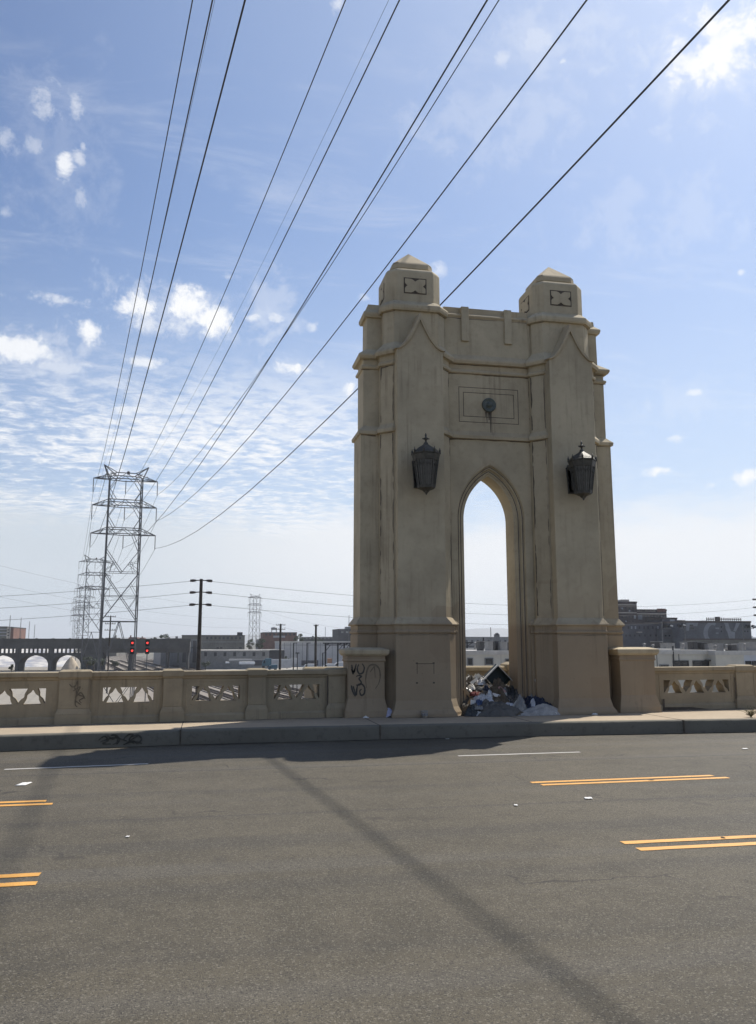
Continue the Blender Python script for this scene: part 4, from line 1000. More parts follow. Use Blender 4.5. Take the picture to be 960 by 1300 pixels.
# ------------------------------------------------------------------ transmission towers and their cables
LEV = (29.75, 25.05, 20.15)
TH = .72
def pylon():
    T = thing('transmission_tower', 'nearest and tallest steel lattice tower of the power line', 'pylon', (0,0,0), 'lattice towers of the power line')
    mb = MB(); W_, Dp = 2.72, 1.9; g = -ZG
    for sx in (-1, 1):
        for sy in (-1, 1): mb.bar((sx*(W_+.12), sy*Dp, 0), (sx*W_, sy*Dp, LEV[0]+g), .19)
    for sy in (-1, 1):
        y = sy*Dp; B = lambda x0, z0, x1, z1, w_=.13: mb.bar((x0, y, z0+g), (x1, y, z1+g), w_*TH)
        for a, b in ((LEV[0], LEV[1]+1), (LEV[1], LEV[2]+1)):
            for s in (-1, 1): zm = (a+b)/2; B(s*W_, zm, s*1.55, a); B(s*W_, zm, s*1.55, b)
        for s in (-1, 1):
            B(s*W_, 17.4, s*1.55, LEV[2]); B(s*W_, 17.4, 0, 13.55, .15)
            B(s*1.1, 15.1, s*W_, 15.4, .09); B(s*1.1, 15.1, s*W_, 13.9, .09); B(s*1.4,15.6,s*2.0,13.6,.08)
            B(s*W_, 13.3, -s*W_, 5.6, .15); B(s*1.5, 11.6, s*W_, 9.5, .09); B(s*1.5, 7.5, s*W_, 9.5, .09)
            B(0, 5.2, s*W_, -4.5, .15); B(s*1.3, .6, s*W_, 2.6, .09); B(s*1.3, .6, s*W_, -1, .09); B(s*W_,-4.5,0,-8.6,.12)
        B(-W_, 13.55, W_, 13.55, .12); B(-W_, 9.5, W_, 9.5, .11); B(-W_, 5.2, W_, 5.2, .20); B(-W_, -4.5, W_, -4.5, .14)
    for s in (-1, 1):
        zs = [-8.5,-4.5,.4,5.2,9.5,13.5,17.4,20.15,23,25.05,27.6,29.7]
        for i in range(len(zs)-1): d = 1 if i % 2 else -1; mb.bar((s*W_, d*Dp, zs[i]+g), (s*W_, -d*Dp, zs[i+1]+g), .07); mb.bar((s*W_, -Dp, zs[i+1]+g), (s*W_, Dp, zs[i+1]+g), .07)
    mb.build('mast', M['steel'], T)
    for li, z in enumerate(LEV):
        c = MB(); zz = z+g; top = zz+1.0
        for sy in (-1, 1):
            y = sy*Dp*.75
            for s in (-1, 1):
                c.bar((0, y, zz), (s*5.42, 0, zz), .125)
                if li: c.bar((s*W_, y, top), (s*5.42, 0, zz), .11); c.bar((0, y, top), (s*W_, y, top), .13)
                else: c.bar((s*1.55, y, top), (s*5.42, 0, zz), .11); c.bar((0, y, top), (s*1.55, y, top), .13)
                for k in range(2): c.bar((s*k*1.35, y, top if k == 0 else zz), (s*(k+1)*1.35, y, zz if k == 0 else top), .085)
                c.bar((s*2.7, y, zz), (s*1.6, y, top), .085); c.bar((s*4, y*.5, zz), (s*3.4, y*.7, zz+.7), .07)
        c.build('crossarm', M['steel'], T)
        for x in (-5.38, 0, 5.38):
            i_ = MB(); pr = [(0,.03)]
            for k in range(13): pr += [(-.15-k*.165,.05),(-.19-k*.165,.125),(-.23-k*.165,.05)]
            pr.append((-2.4,.035)); i_.lathe((x, 0, zz), list(reversed(pr)), 7, 0); i_.bar((x,0,zz-2.4),(x,0,zz-2.5),.12)
            i_.build('insulator', M['insul'], T)
    hn = MB()
    for s in (-1, 1):
        for sy in (-1, 1):
            hn.bar((s*W_, sy*Dp*.75, LEV[0]+g), (s*3.75, 0, 32.25+g), .14); hn.bar((s*1.55, sy*Dp*.75, LEV[0]+1+g), (s*3.75, 0, 32.25+g), .12)
        hn.bar((s*W_, 0, LEV[0]+g), (s*2.3, 0, LEV[0]+1.3+g), .09)
    hn.build('peak', M['steel'], T)
    bc = MB(); bc.lathe((.35, 0, LEV[0]+1.0+g), [(0,.1),(.05,.25),(.5,.25),(.6,.1)], 8); bc.build('beacon', M['insul'], T)
    return T
P = pylon(); rz = math.atan(-SL); xc = 8.53
P.location = (xc+SL*150, 150, ZG); P.rotation_euler = (0,0,rz)
for k, lb in ((310.5,'second steel lattice tower of the power line, half the height of the nearest'),(471,'third steel lattice tower of the power line, behind the second'),(632,'fourth and palest steel lattice tower of the power line'),(795,'farthest faint steel lattice tower of the power line, behind the fourth')):
    dup(P, (xc+SL*k, k, ZG), rz, lb)
c = at(323, 800, 545); dup(P, (c.x, 545, ZG), R(33), 'small far lattice tower seen nearly end on, right of the dark utility pole')
def zcable(y, ztop):
    if y < 150: return ztop-3.6+.00066*(y-76)**2
    a = 150+160.5*math.floor((y-150)/160.5); t = (y-a)/160.5
    return ztop-3.7*4*t*(1-t)
ysamp = [-45,-30,-15,-5,0,5,8,11,14,17,20,24,28,33,40,48,58,70,84,100,115,130,142,150]+[150+160.5*(i/16) for i in range(1, 65)]
names = ('left','middle','right')
for gi, (off, gn) in enumerate(((-5.4,'left'),(0,'centre'),(5.45,'right'))):
    for zi, (zt_, zn) in enumerate(((27.3,'top'),(22.65,'middle'),(17.85,'bottom'))):
        mb = MB(); mb.tube([(xc+off+SL*y, y, zcable(y, zt_)) for y in ysamp], .024 if not (gi == 2 and zi > 0) else .030, 6)
        tag(mb.build('power_cable', M['wire'], org=(xc+off+SL*150, 150, zt_)), 'power cable hung from the %s end of the %s crossarm' % (gn, zn) if gn != 'centre' else 'power cable hung from the centre of the %s crossarm' % zn, 'cable', 'cables of the power line')
for off, gn in ((-3.75,'left'),(3.75,'right')):
    mb = MB(); mb.tube([(xc+off+SL*y, y, zcable(y, 32.25)+.6) for y in ysamp], .009, 5)
    tag(mb.build('shield_wire', M['wire'], org=(xc+off+SL*150, 150, 32.25)), 'thin shield wire strung from the %s peak of the lattice towers' % gn, 'cable')

# ------------------------------------------------------------------ poles, signals
def wires(p, q, sag, r, label, cat='cable', group=None):
    p, q = Vector(p), Vector(q); mb = MB(); n = 28
    mb.tube([p.lerp(q, i/n)-Vector((0,0,sag*4*(i/n)*(1-i/n))) for i in range(n+1)], r, 5)
    tag(mb.build('power_cable', M['wire'], org=p), label, cat, group)
def dist_pole(x, y, top, label, zs, r=.17):
    T = thing('utility_pole', label, 'utility pole', (x, y, ZG))
    MB().tube([(x,y,ZG),(x,y,(ZG+top)/2),(x,y,top)], [r*1.25,r*1.1,r*.85], 10).build('pole', M['wood'], T)
    for z in zs:
        for s in (-1, 1):
            m = MB(); pts = [(x+s*(.12+.30*k), y, z+.10-.02*k+.0*s) for k in range(4)]
            m.tube(pts, [.045,.05,.13,.10], 8); 
            for k in range(5): m.tube([(x+s*(.50+.11*k),y,z+.06),(x+s*(.53+.11*k),y,z+.06)], .15, 8)
            m.build('insulator', M['insul'], T)
    return T
pp = at(253.5, 800, 80); zs_a = [at(255,y,80).z for y in (738,753,768.5)]
dist_pole(pp.x, 80, at(256,735,80).z, 'dark utility pole with three pairs of insulators beside the tracks', zs_a)
rp = at(965, 790, 120); zs_b = [at(965,y,120).z for y in (761.5,771.5,781.5)]
dist_pole(rp.x, 120, at(965,757,120).z, 'utility pole at the far right edge with three pairs of insulators', zs_b)
lvl = ('top','middle','lowest')
for i in range(3):
    wires((pp.x+.95,80,zs_a[i]), (rp.x-.95,120,zs_b[i]), 1.7, .016, '%s distribution wire between the dark utility pole and the right edge' % lvl[i])
    wires((pp.x-.95,80,zs_a[i]), (-85,96,zs_a[i]+.2), 2.2, .016, '%s distribution wire running left from the dark utility pole' % lvl[i])
lt = at(323, 800, 545)
for i, (y0_, y1_) in enumerate(((772,722),(786,748),(797,765))):
    wires(at(321,y0_,545), at(-70,y1_-22,300), 4, .03, '%s wire of the far line sloping up left from the small lattice tower' % lvl[i])
    wires(at(326,y0_,545), at(500,y0_+26,820), 6, .045, '%s wire of the far line sloping down right from the small lattice tower' % lvl[i])
def tpole(px, ytop, D, label, arms, r=.14, mat='wood', aw=1.1):
    p = at(px, 815, D); zt_ = at(px, ytop, D).z
    T = thing('utility_pole', label, 'utility pole', (p.x, D, ZG))
    MB().tube([(p.x,D,ZG),(p.x,D,zt_)], [r*1.2,r*.9], 8).build('pole', M[mat], T)
    for y in arms:
        z = at(px, y, D).z; m = MB(); m.bar((p.x-aw,D-.15,z),(p.x+aw,D-.15,z),.12)
        for k in (-.9,-.45,.45,.9): m.tube([(p.x+k*aw,D-.15,z+.05),(p.x+k*aw,D-.15,z+.28)], .05, 6)
        m.build('crossarm', M['wood'], T)
tpole(139, 781.5, 190, 'wooden pole with three short crossarms in front of the nearest lattice tower', (783,792,800), .15)
tpole(356, 792, 200, 'wooden pole with a crossarm among the yard sheds, left of a bare pole', (793.5,799), .26)
tpole(401, 793, 180, 'bare wooden pole in front of the long white warehouse', (794.5,), .24, 'wood', .5)
for px, yt, D, lb in ((11,781,560,'faint thin mast farthest left above the arched bridge'),(25,784,600,'faint thin mast, second from the left above the arched bridge'),(36,789,640,'faint thin mast, third from the left above the arched bridge'),(43,793,660,'faint thin mast, fourth from the left above the arched bridge'),(413,796,640,'faint thin mast left of the dark flat-roofed block'),(623.4,796.5,420,'thin dark mast seen through the archway'),(443,781,520,'thin aerial on the dark flat-roofed block')):
    p = at(px, 815, D); T = thing('mast', lb, 'mast', (p.x, D, ZG)); zt_ = at(px, yt, D).z
    m = MB(); m.bar((p.x-.25,D,ZG),(p.x-.1,D,zt_),.14); m.bar((p.x+.25,D,ZG),(p.x+.1,D,zt_),.14)
    z = ZG
    k = 0
    while z < zt_-2: s = 1 if k % 2 else -1; m.bar((p.x-s*.22,D,z),(p.x+s*.22,D,z+2),.09); z += 2; k += 1
    m.build('lattice', M['steel'], T)
M['red_lamp'] = emit('red_signal_lamp', (1.0,.06,.05), 1.3); M['signal_black'] = plain('signal_black', (.02,.02,.022), .6, .2, 4)
for px, lb in ((168.5,'railway signal on a thin mast with two red lamps lit, left of the pair'),(187.5,'railway signal with two red lamps lit, right of the pair')):
    p = at(px, 815, 112); T = thing('railway_signal', lb, 'railway signal', (p.x, 112, ZG), 'railway signals by the tracks')
    MB().tube([(p.x,112,ZG),(p.x,112,at(px,813,112).z)], .06, 8).build('mast', M['steel'], T)
    for y in (816.2, 826):
        z = at(px, y, 112).z; h = MB()
        h.lathe((0,0,0), [(0,.0001),(0.0001,.0001)], 3)
        h = MB(); disc(h, (p.x, 111.9, z), [(0,.25),(.05,.25),(.06,.23),(.06,.16)], 20); h.box(p.x-.26,p.x+.26,111.92,112.15,z-.42,z+.34)
        hh = h.build('signal_head', M['signal_black'], T)
        l = MB(); disc(l, (p.x, 111.83, z), [(0,.13),(.02,.125),(.04,.08)], 18); l.build('lamp', M['red_lamp'], hh)
        v = MB()
        for k in range(9):
            t0, t1 = PI*k/9, PI*(k+1)/9
            v.add([(p.x+.2*math.cos(t), yy, z+.2*math.sin(t)) for t in (t0, t1) for yy in (111.82, 111.5)], [(0,1,3,2)])
        v.build('hood', M['signal_black'], hh)
# floodlights over the yard at the right
M['pale_lamp'] = plain('grey_lamp_face', (.35,.36,.37), .4, .2, 3)
for px, D, lamps, lb in ((841.5,120,((-1,794.5,845.5),(1,794.5,852)),'yard floodlight pole with a pair of lamps, nearest the tower'),(870.5,122,((-1,794.5,862.5),(1,793.5,868)),'yard floodlight pole with a pair of lamps, second from the tower'),(944.5,125,((-1,795,949.5),(1,795.5,957)),'yard floodlight pole with a pair of lamps, near the right edge')):
    p = at(px, 815, D); T = thing('floodlight_pole', lb, 'floodlight', (p.x, D, ZG), 'floodlight poles over the yard')
    zt_ = at(px, 789, D).z; xs2 = [at(l[2], 800, D).x for l in lamps]; zb_ = at(px, 796, D).z
    m = MB(); m.tube([(p.x,D,ZG),(p.x,D,zt_)], [.12,.07], 8); m.bar((min(xs2+[p.x]),D,zb_-.25),(max(xs2+[p.x]),D,zb_-.25),.09); m.build('pole', M['steel'], T)
    for (s, yy, lx), x in zip(lamps, xs2):
        z = at(lx, yy, D).z; h = MB()
        h.prism([(x-.34,D-.25,z-.12),(x+.30,D-.25,z-.25),(x+.36,D-.25,z+.10),(x-.22,D-.25,z+.27)], (0,.45,0)); h.bar((x,D,z-.1),(x,D,zb_-.25),.07)
        hd_ = h.build('lamp_head', M['signal_black'], T)
        f_ = MB(); f_.prism([(x-.26,D-.27,z-.05),(x+.24,D-.27,z-.16),(x+.28,D-.27,z+.06),(x-.18,D-.27,z+.19)], (0,.015,0)); f_.build('lamp_face', M['pale_lamp'] if s > 0 else M['signal_black'], hd_)
# ------------------------------------------------------------------ buildings beyond the bridge
M['window'] = plain('dark_window_glass', (.022,.024,.027), .2, .3, .5, spec=.6)
M['pale_window'] = plain('pale_window_blind', (.34,.35,.36), .5, .2, .5)
M['brick_dark'] = plain('dark_brown_brick', (.085,.068,.064), .9, .3, .35)
M['brick_grey'] = plain('grey_painted_brick', (.095,.094,.105), .9, .3, .3)
M['brick_slate'] = plain('slate_painted_wall', (.105,.11,.122), .9, .3, .3)
M['brick_red'] = plain('old_red_brick', (.17,.095,.075), .9, .3, .3)
M['cream'] = plain('cream_band', (.44,.40,.34), .85, .2, .4)
M['mural'] = plain('grey_mural_paint', (.22,.23,.245), .85, .15, .4)
M['beige'] = plain('pale_beige_render', (.56,.53,.45), .85, .12, .12)
M['beige_b'] = plain('pale_blue_grey_render', (.52,.54,.56), .85, .12, .12)
M['white_wall'] = plain('white_corrugated_wall', (.47,.46,.45), .8, .15, .15)
M['grey_wall'] = plain('grey_concrete_wall', (.22,.22,.215), .9, .25, .12)
M['olive_wall'] = plain('weathered_olive_wall', (.155,.15,.13), .9, .3, .15)
M['dark_wall'] = plain('dark_wall', (.065,.065,.068), .9, .3, .2)
M['pale_roof'] = plain('pale_flat_roof', (.52,.50,.46), .9, .2, .2)
M['unit'] = plain('dark_roof_unit', (.045,.045,.047), .7, .3, .8); M['unit_pale'] = plain('pale_roof_unit', (.20,.20,.20), .6, .25, .8)
def block(name, label, px0, px1, ytop, D, depth, mat, roof='pale_roof', zb=ZG, group=None, cat='building', lip=.35):
    a, b = at(px0, ytop, D), at(px1, ytop, D); zt_ = (a.z+b.z)/2-.25-lip
    T = thing(name, label, cat, ((a.x+b.x)/2, D, zb), group)
    MB().box(a.x, b.x, D, D+depth, zb, zt_).build('wall', M[mat], T)
    r = MB(); r.box(a.x-.12, b.x+.12, D-.12, D+depth+.12, zt_+.003, zt_+.25)
    for q in ((a.x-.15, b.x+.15, D-.15, D+.2), (a.x-.15, b.x+.15, D+depth-.2, D+depth+.15), (a.x-.15, a.x+.2, D+.2, D+depth-.2), (b.x-.2, b.x+.15, D+.2, D+depth-.2)): r.box(*q, zt_+.25, zt_+.25+lip)
    r.build('roof', M[roof], T)
    T['_d'] = D; return T
def win(T, x0, x1, y0, y1, mat='window', name='window', d=.06, frame=None, D=None):
    D = D or T.location.y; a, b = at(x0, y0, D), at(x1, y1, D)
    o = MB().box(a.x, b.x, D-d, D+.05, b.z, a.z).build(name, M[mat], T)
    if frame:
        f = MB(); w_ = .09
        for q in ((a.x-w_, b.x+w_, a.z, a.z+w_),(a.x-w_, b.x+w_, b.z-w_*1.5, b.z),(a.x-w_, a.x, b.z, a.z),(b.x, b.x+w_, b.z, a.z)): f.box(q[0], q[1], D-d-.07, D+.04, q[2], q[3])
        n_ = max(1, round((b.x-a.x)/1.1))
        for k in range(1, n_): xx = a.x+(b.x-a.x)*k/n_; f.box(xx-.03, xx+.03, D-d-.03, D, b.z, a.z)
        f.build('frame', M[frame], o)
    return o
def poly(T, pts, mat, name, D=None, d=.08):
    D = D or T.location.y; m = MB(); m.prism([(*[at(x, y, D).x], D-d, at(x, y, D).z) for x, y in pts], (0, d+.05, 0)); return m.build(name, M[mat], T)
def rbox(px0, px1, y0, y1, D, depth, mat, name, label, cat, group=None, zb=None, parts=True):
    a, b = at(px0, y0, D), at(px1, y1, D)
    T = thing(name, label, cat, ((a.x+b.x)/2, D, b.z if zb is None else zb), group)
    MB().box(a.x, b.x, D, D+depth, b.z if zb is None else zb, a.z).build('body', M[mat], T, bevel=.03)
    if parts:
        m = MB(); n_ = max(2, int((b.x-a.x)/.35))
        for k in range(n_): xx = a.x+.08+(b.x-a.x-.16)*k/n_; m.box(xx, xx+(b.x-a.x)/n_*.5, D-.03, D+.02, b.z+(a.z-b.z)*.2, b.z+(a.z-b.z)*.8)
        m.build('grille', M['dark_wall'] if mat == 'unit' else M['grey_wall'], T)
        MB().box(a.x-.05, b.x+.05, D-.05, D+depth+.05, a.z+.002, a.z+.08).build('lid', M['unit_pale'], T)
    return T
# near beige building, seen through the arch and over the right parapet
DB = 92
bb = block('flat_roofed_building', 'long low beige building with dark windows, behind the archway and the right parapet', 560, 907, 825.6, DB, 30, 'beige', lip=.22)
for x0, x1, y0, y1, fr_ in ((594,599.5,836,844,None),(616.2,625.3,836,843,None),(642,650,837,841,None),(838,848,844.5,848,None),(855,873.5,839.5,849,'unit'),(880,899,839.5,849,'unit'),(919,927,846,850,None)): win(bb, x0, x1, y0, y1, 'window', frame='grey_wall' if fr_ is None else fr_)
win(bb, 894.5, 902, 837.4, 839.2, 'unit', 'lamp_bracket', .5); win(bb, 854.3, 855.0, 820, 850, 'unit', 'downpipe', .15)
for x in (636, 834, 862, 905.5): win(bb, x, x+.35, 826.5, 852, 'olive_wall', 'joint', .015)
b2 = block('flat_roofed_building', 'beige building end with two windows and a pale blue grey wall at the far right', 908, 1090, 826, DB-1.5, 30, 'beige', lip=.25)
win(b2, 944, 1090, 828, 870, 'beige_b', 'painted_wall', .02)
for x0, x1 in ((947,952.5),(955,961),(972,985)): win(b2, x0, x1, 840, 849, 'window', frame='unit', d=.08)
b3 = block('flat_roofed_building', 'stepped beige roof block behind the right foot of the tower', 812, 861, 823.6, DB+6, 20, 'beige', lip=.2)
random.seed(4)
gU = 'machines on the beige roof'
def proof(px, D, zr): return zr
for i, (x0, x1, y0, y1, D, mt, lb) in enumerate(((880,886.3,814.8,824,104,'unit','dark square roof machine, left of a pair'),(891.3,898.5,816,825,104,'unit','dark square roof machine, right of a pair'),(899.5,906,818,825,103,'unit_pale','pale roof machine beside the right dark one'),(870,879,815.5,823,107,'unit_pale','pale grey roof machine left of the dark pair'),(845,857,817,823.5,104,'unit_pale','pale roof machine behind the stepped roof'),(910,919,817.5,825,104,'unit_pale','low pale roof machine under the mural letters'),(928,936,819,825,103,'unit','dark low roof machine right of the mural letters'),(937,943,817.5,825,104,'unit_pale','small pale roof machine near the right edge'),(946,962,815.5,821.5,108,'unit_pale','wide pale roof machine at the right edge'),(832,841,815,822,109,'unit','dark roof machine beside the floodlight pole'),(609,614.5,814.5,822,110,'unit','dark roof machine left in the archway'),(619.5,626,815,823,104,'unit_pale','pale roof machine in the middle of the archway'),(628.5,633.5,814,822.5,105,'unit','tall dark roof machine in the archway'),(635.5,644.5,815.5,823,104,'unit_pale','wide pale roof machine at the right of the archway'),(645,649,815.5,821,106,'unit','dark roof machine against the right jamb'))):
    rbox(x0, x1, y0, y1, D, 1.4, mt, 'roof_machine', lb, 'roof machine', gU, zb=at(x0, y1, D).z-.6)
for i, (px, y, D, lb) in enumerate(((818,817,100,'first from the tower'),(829,818.5,101,'second from the tower'),(867,817,100,'between the floodlight poles'),(908,819,99,'right of the pale machine'),(922,818,99,'under the mural stem'),(945,817,99,'next to the last floodlight pole'),(603,815.5,101,'left in the archway'))):
    p = at(px, y, D); zb_ = at(px, 825.5, DB).z
    T = thing('roof_vent', 'small round roof vent, '+lb, 'vent', (p.x, D, zb_), 'vents on the beige roof'); MB().lathe((p.x,D,zb_), [(0,.15),(p.z-zb_-.1,.12)], 8, 0, True).build('pipe', M['unit_pale'], T); MB().lathe((p.x,D,p.z-.12), [(0,.1),(.02,.24),(.10,.2),(.16,.05)], 10, 0, True).build('cowl', M['unit_pale'], T)
# brick complex at the right
gB = 'brick buildings at the right'
c1 = block('brick_building', 'tallest dark brick building with cream bands, just right of the tower', 776, 808.2, 763.5, 270, 30, 'brick_dark', 'brick_dark', group=gB)
for y0, y1 in ((767,768.6),(777.2,778.6)): win(c1, 776, 808.2, y0, y1, 'cream', 'cream_band', .12)
for r_, y in enumerate((771.4,774.4,782,788,794,800)):
    for k in range(4): win(c1, 789+k*4.6, 791+k*4.6, y, y+2.0, 'window' if (r_*3+k) % 5 else 'pale_window', d=.1)
win(c1, 804.8, 807, 781, 785.5, 'pale_window', 'window', .12)
c1b = rbox(789.5, 799, 761, 764, 276, 8, 'cream', 'roof_house', 'pale square roof house on top of the tallest brick building', 'roof house', parts=False)
c2 = block('brick_building', 'long brick building with two cream bands stepping down from the tallest one', 808.3, 846, 773.6, 272, 30, 'brick_dark', 'brick_dark', group=gB)
win(c2, 808.3, 832, 775.1, 776.3, 'cream', 'cream_band', .12); win(c2, 808.3, 846, 778.4, 779.9, 'cream', 'cream_band', .14)
win(c2, 834, 845, 772.6, 776.5, 'brick_red', 'brick_parapet', .2); win(c2, 810, 815.5, 780.5, 786.5, 'mural', 'panel', .1)
for k in range(7): win(c2, 817+k*4, 819.2+k*4, 781.2, 783.4, 'window', d=.1)
c3 = block('brick_building', 'low dark brick front with a row of small pale windows, below the long brick building', 783, 841, 789.5, 250, 18, 'brick_grey', 'brick_dark', group=gB)
for k, x in enumerate((797,801,806,811,817,822,828,834.5)): win(c3, x, x+1.7, 795, 798.5, 'pale_window' if k in (1,2,7) else 'window', d=.1)
for k, x in enumerate((794,799,805,811,818,825,832)): win(c3, x, x+1.8, 805.5, 808, 'window', d=.1)
for x0, x1, y in ((808,814,802),(834,840,803.8),(842,845,804)): win(c3, x0, min(x1,840.8), y, y+1.2, 'cream', 'canopy', .8)
c4 = block('brick_building', 'slate coloured block with one pale window high up, right of the long brick building', 839.8, 859.3, 784, 262, 16, 'brick_grey', 'brick_dark', group=gB)
win(c4, 850.4, 856.6, 786.3, 789.4, 'pale_window')
c5 = block('brick_building', 'small stepped slate block below the single pale window', 841.5, 870.2, 798, 246, 12, 'brick_slate', 'brick_grey', group=gB)
win(c5, 843, 869, 803.6, 804.2, 'brick_dark', 'band', .05); win(c5, 843, 869, 809.8, 810.4, 'brick_dark', 'band', .05)
for k in range(5): win(c5, 844+k*5, 846+k*5, 806, 808, 'window', d=.1)
c6 = block('brick_building', 'narrow slate block between the single pale window and the mural', 859.4, 869.4, 787.3, 264, 14, 'brick_slate', 'brick_dark', group=gB)
win(c6, 861, 864, 789.5, 791.5, 'window', d=.1); win(c6, 865.5, 868, 789.5, 791.5, 'window', d=.1)
c7 = block('mural_building', 'slate grey building with pale mural letters near the right edge', 869.6, 952.8, 788.2, 238, 26, 'brick_slate', 'brick_dark', group=gB)
win(c7, 897, 952.8, 789.2, 790.4, 'brick_dark', 'parapet_band', .12)
D7 = 238
poly(c7, [(871,790.6),(886.6,790.2),(885,795.0),(880,794.6),(875.2,795.2),(874.4,801),(871.4,801)], 'mural', 'mural_letter')
arc = [(903.5+10.5*math.cos(t), 803+13.5*math.sin(t)) for t in [R(a) for a in range(-58, -309, -14)]]; arc_i = [(904.8+6.2*math.cos(t), 803+9.6*math.sin(t)) for t in [R(a) for a in range(-304, -57, 14)]]
arc = list(reversed(arc)); arc_i = list(reversed(arc_i))
poly(c7, arc+arc_i, 'mural', 'mural_letter')
win(c7, 908.3, 913.2, 796.6, 798.6, 'mural', 'mural_mark'); win(c7, 908.8, 912.2, 803, 804.6, 'mural', 'mural_mark')
poly(c7, [(918,789.2),(924,789.2),(925.5,795),(928,801.5),(933.2,802.5),(932.8,810.5),(925.8,810.5),(923.6,803),(921,798),(920.6,793)], 'mural', 'mural_letter')
poly(c7, [(935.4,789),(940.4,789),(937,796),(934.2,801.8),(931,801),(933.4,795)], 'mural', 'mural_letter')
for x, y in ((888,793),(889,797)): win(c7, x-12.5, x-8, y+0, y+1.8, 'window', d=.1)
for k, x in enumerate((915,945,948.5)):
    for y in (795, 800.5): win(c7, x, x+1.5, y, y+2, 'window', d=.1)
sg = thing('roof_sign', 'rusty rooftop sign frame on the mural building', 'sign', (at(918,788,245).x, 245, at(918,788,245).z))
m = MB(); a0, a1 = at(897, 788, 245), at(940, 784, 245)
for k in range(17):
    x = a0.x+(a1.x-a0.x)*k/16; hgt = .5+.35*abs(noise.noise((k*1.7,2,1)))
    m.box(x, x+.28, 245, 245.1, a0.z-.3, a1.z-(.1 if k < 9 else .35)*hgt)
m.box(a0.x, a1.x, 245.05, 245.15, a0.z+.35, a0.z+.48); m.box(a0.x, a1.x, 245.05, 245.15, a1.z-.5, a1.z-.40)
a2, a3 = at(909.5,783,245), at(914.5,788,245); m.box(a2.x, a3.x, 244.9, 246, a0.z-.3, a2.z); m.build('frame', M['brick_dark'], sg)
fw = block('yard_wall', 'long low brown wall at the foot of the mural building', 869, 1000, 810.8, 205, .5, 'olive_wall', 'brick_dark', cat='wall', lip=.05)
# left and centre
def simple_windows(T, x0, x1, n_, y0, y1, w_, mat='window'):
    for k in range(n_): xx = x0+(x1-x0)*(k+.5)/n_; win(T, xx-w_/2, xx+w_/2, y0, y1, mat, d=.12)
hb = block('office_block', 'brown and pale banded office block above the arched bridge at the left edge', -14, 9, 795.2, 620, 40, 'olive_wall', 'dark_wall')
for y in (798.2, 802, 806): win(hb, -14, 9, y, y+1.5, 'pale_window', 'window_band', .2)
h2 = block('office_block', 'narrow red brown office block with a pale stair tower, left edge', 9.1, 17.6, 796, 615, 40, 'brick_red', 'dark_wall'); win(h2, 9.3, 12.6, 796.4, 815, 'cream', 'stair_tower', .5)
for y in (799,802.5,806): win(h2, 9.9, 12, y, y+1.4, 'window', d=.7)
def warehouse(label, px0, px1, yt, D, depth, mat, roof, n_=0, wy=(0,0), ww=2, wm='window', **k):
    T = block('warehouse', label, px0, px1, yt, D, depth, mat, roof, **k)
    if n_: simple_windows(T, px0+1, px1-1, n_, *wy, ww, wm)
    return T
w1 = warehouse('white industrial shed behind the railway signals', 196, 213, 812.5, 430, 30, 'white_wall', 'pale_roof'); win(w1, 199, 205.5, 818, 823, 'cream', 'door', .15); win(w1, 206, 212, 822, 827, 'dark_wall', 'door', .15)
w2 = warehouse('grey shed with a pale gable between the signals and the dark utility pole', 205, 231, 812, 395, 30, 'grey_wall', 'pale_roof'); win(w2, 226, 230, 814, 842, 'olive_wall', 'pilaster', .3)
w3 = warehouse('grey concrete shed front with two dark bays beside the dark utility pole', 228, 252, 811.5, 366, 30, 'grey_wall', 'grey_wall'); 
for x in (232.5, 245.5): win(w3, x, x+3.6, 813, 841, 'dark_wall', 'bay', .1)
win(w3, 228, 252, 822, 822.8, 'dark_wall', 'band', .1)
w4 = warehouse('long weathered olive warehouse with a roof hut', 231, 311, 806.2, 450, 40, 'olive_wall', 'dark_wall', 0)
win(w4, 240, 311, 814.5, 815.4, 'grey_wall', 'band', .1); rbox(301.5, 308, 802.6, 806.6, 455, 5, 'dark_wall', 'roof_hut', 'small dark hut on the roof of the olive warehouse', 'roof hut', parts=False)
for k in range(9): win(w4, 262+k*5.2, 264.6+k*5.2, 808.5, 811.5, 'dark_wall', d=.1)
w5 = warehouse('low building with a broad pale roof in front of the olive warehouse', 254, 342, 825.3, 352, 28, 'grey_wall', 'pale_roof', 7, (828,833), 3.4, 'dark_wall', lip=.1)
for i, x in enumerate((275, 279.5, 304)): rbox(x, x+3, 821.3, 823.6, 372, 1.5, 'unit', 'roof_machine', 'small dark machine on the broad pale roof, %s from the left' % ('first','second','third')[i], 'roof machine', parts=False)
w6 = warehouse('red brown brick factory with a water tank, behind the yard poles', 334.5, 377, 802.6, 520, 30, 'brick_red', 'dark_wall', 8, (804.2,806.8), 2.4, 'dark_wall'); win(w6, 347, 362, 807, 809.5, 'pale_window', 'window_band', .2)
p = at(348, 803, 525); tk = thing('water_tank', 'pale water tank on four legs on the red brown factory', 'water tank', (p.x, 525, p.z)); m = MB()
zt_ = at(348, 796.5, 525).z
for sx in (-1,1):
    for sy in (-1,1): m.bar((p.x+sx*1.5,525+sy*1.5,p.z),(p.x+sx*1.3,525+sy*1.3,zt_-1.4),.2)
m.build('leg', M['steel'], tk); MB().lathe((p.x,525,zt_-1.5), [(0,1.9),(1.3,1.9),(1.8,.2)], 14, 0, True).build('tank', M['unit_pale'], tk)
w7 = warehouse('long white warehouse behind the bare pole', 358, 452, 814, 376, 40, 'white_wall', 'pale_roof'); 
for k in range(12): win(w7, 361+k*7.6, 361.25+k*7.6, 815.5, 845, 'grey_wall', 'seam', .03)
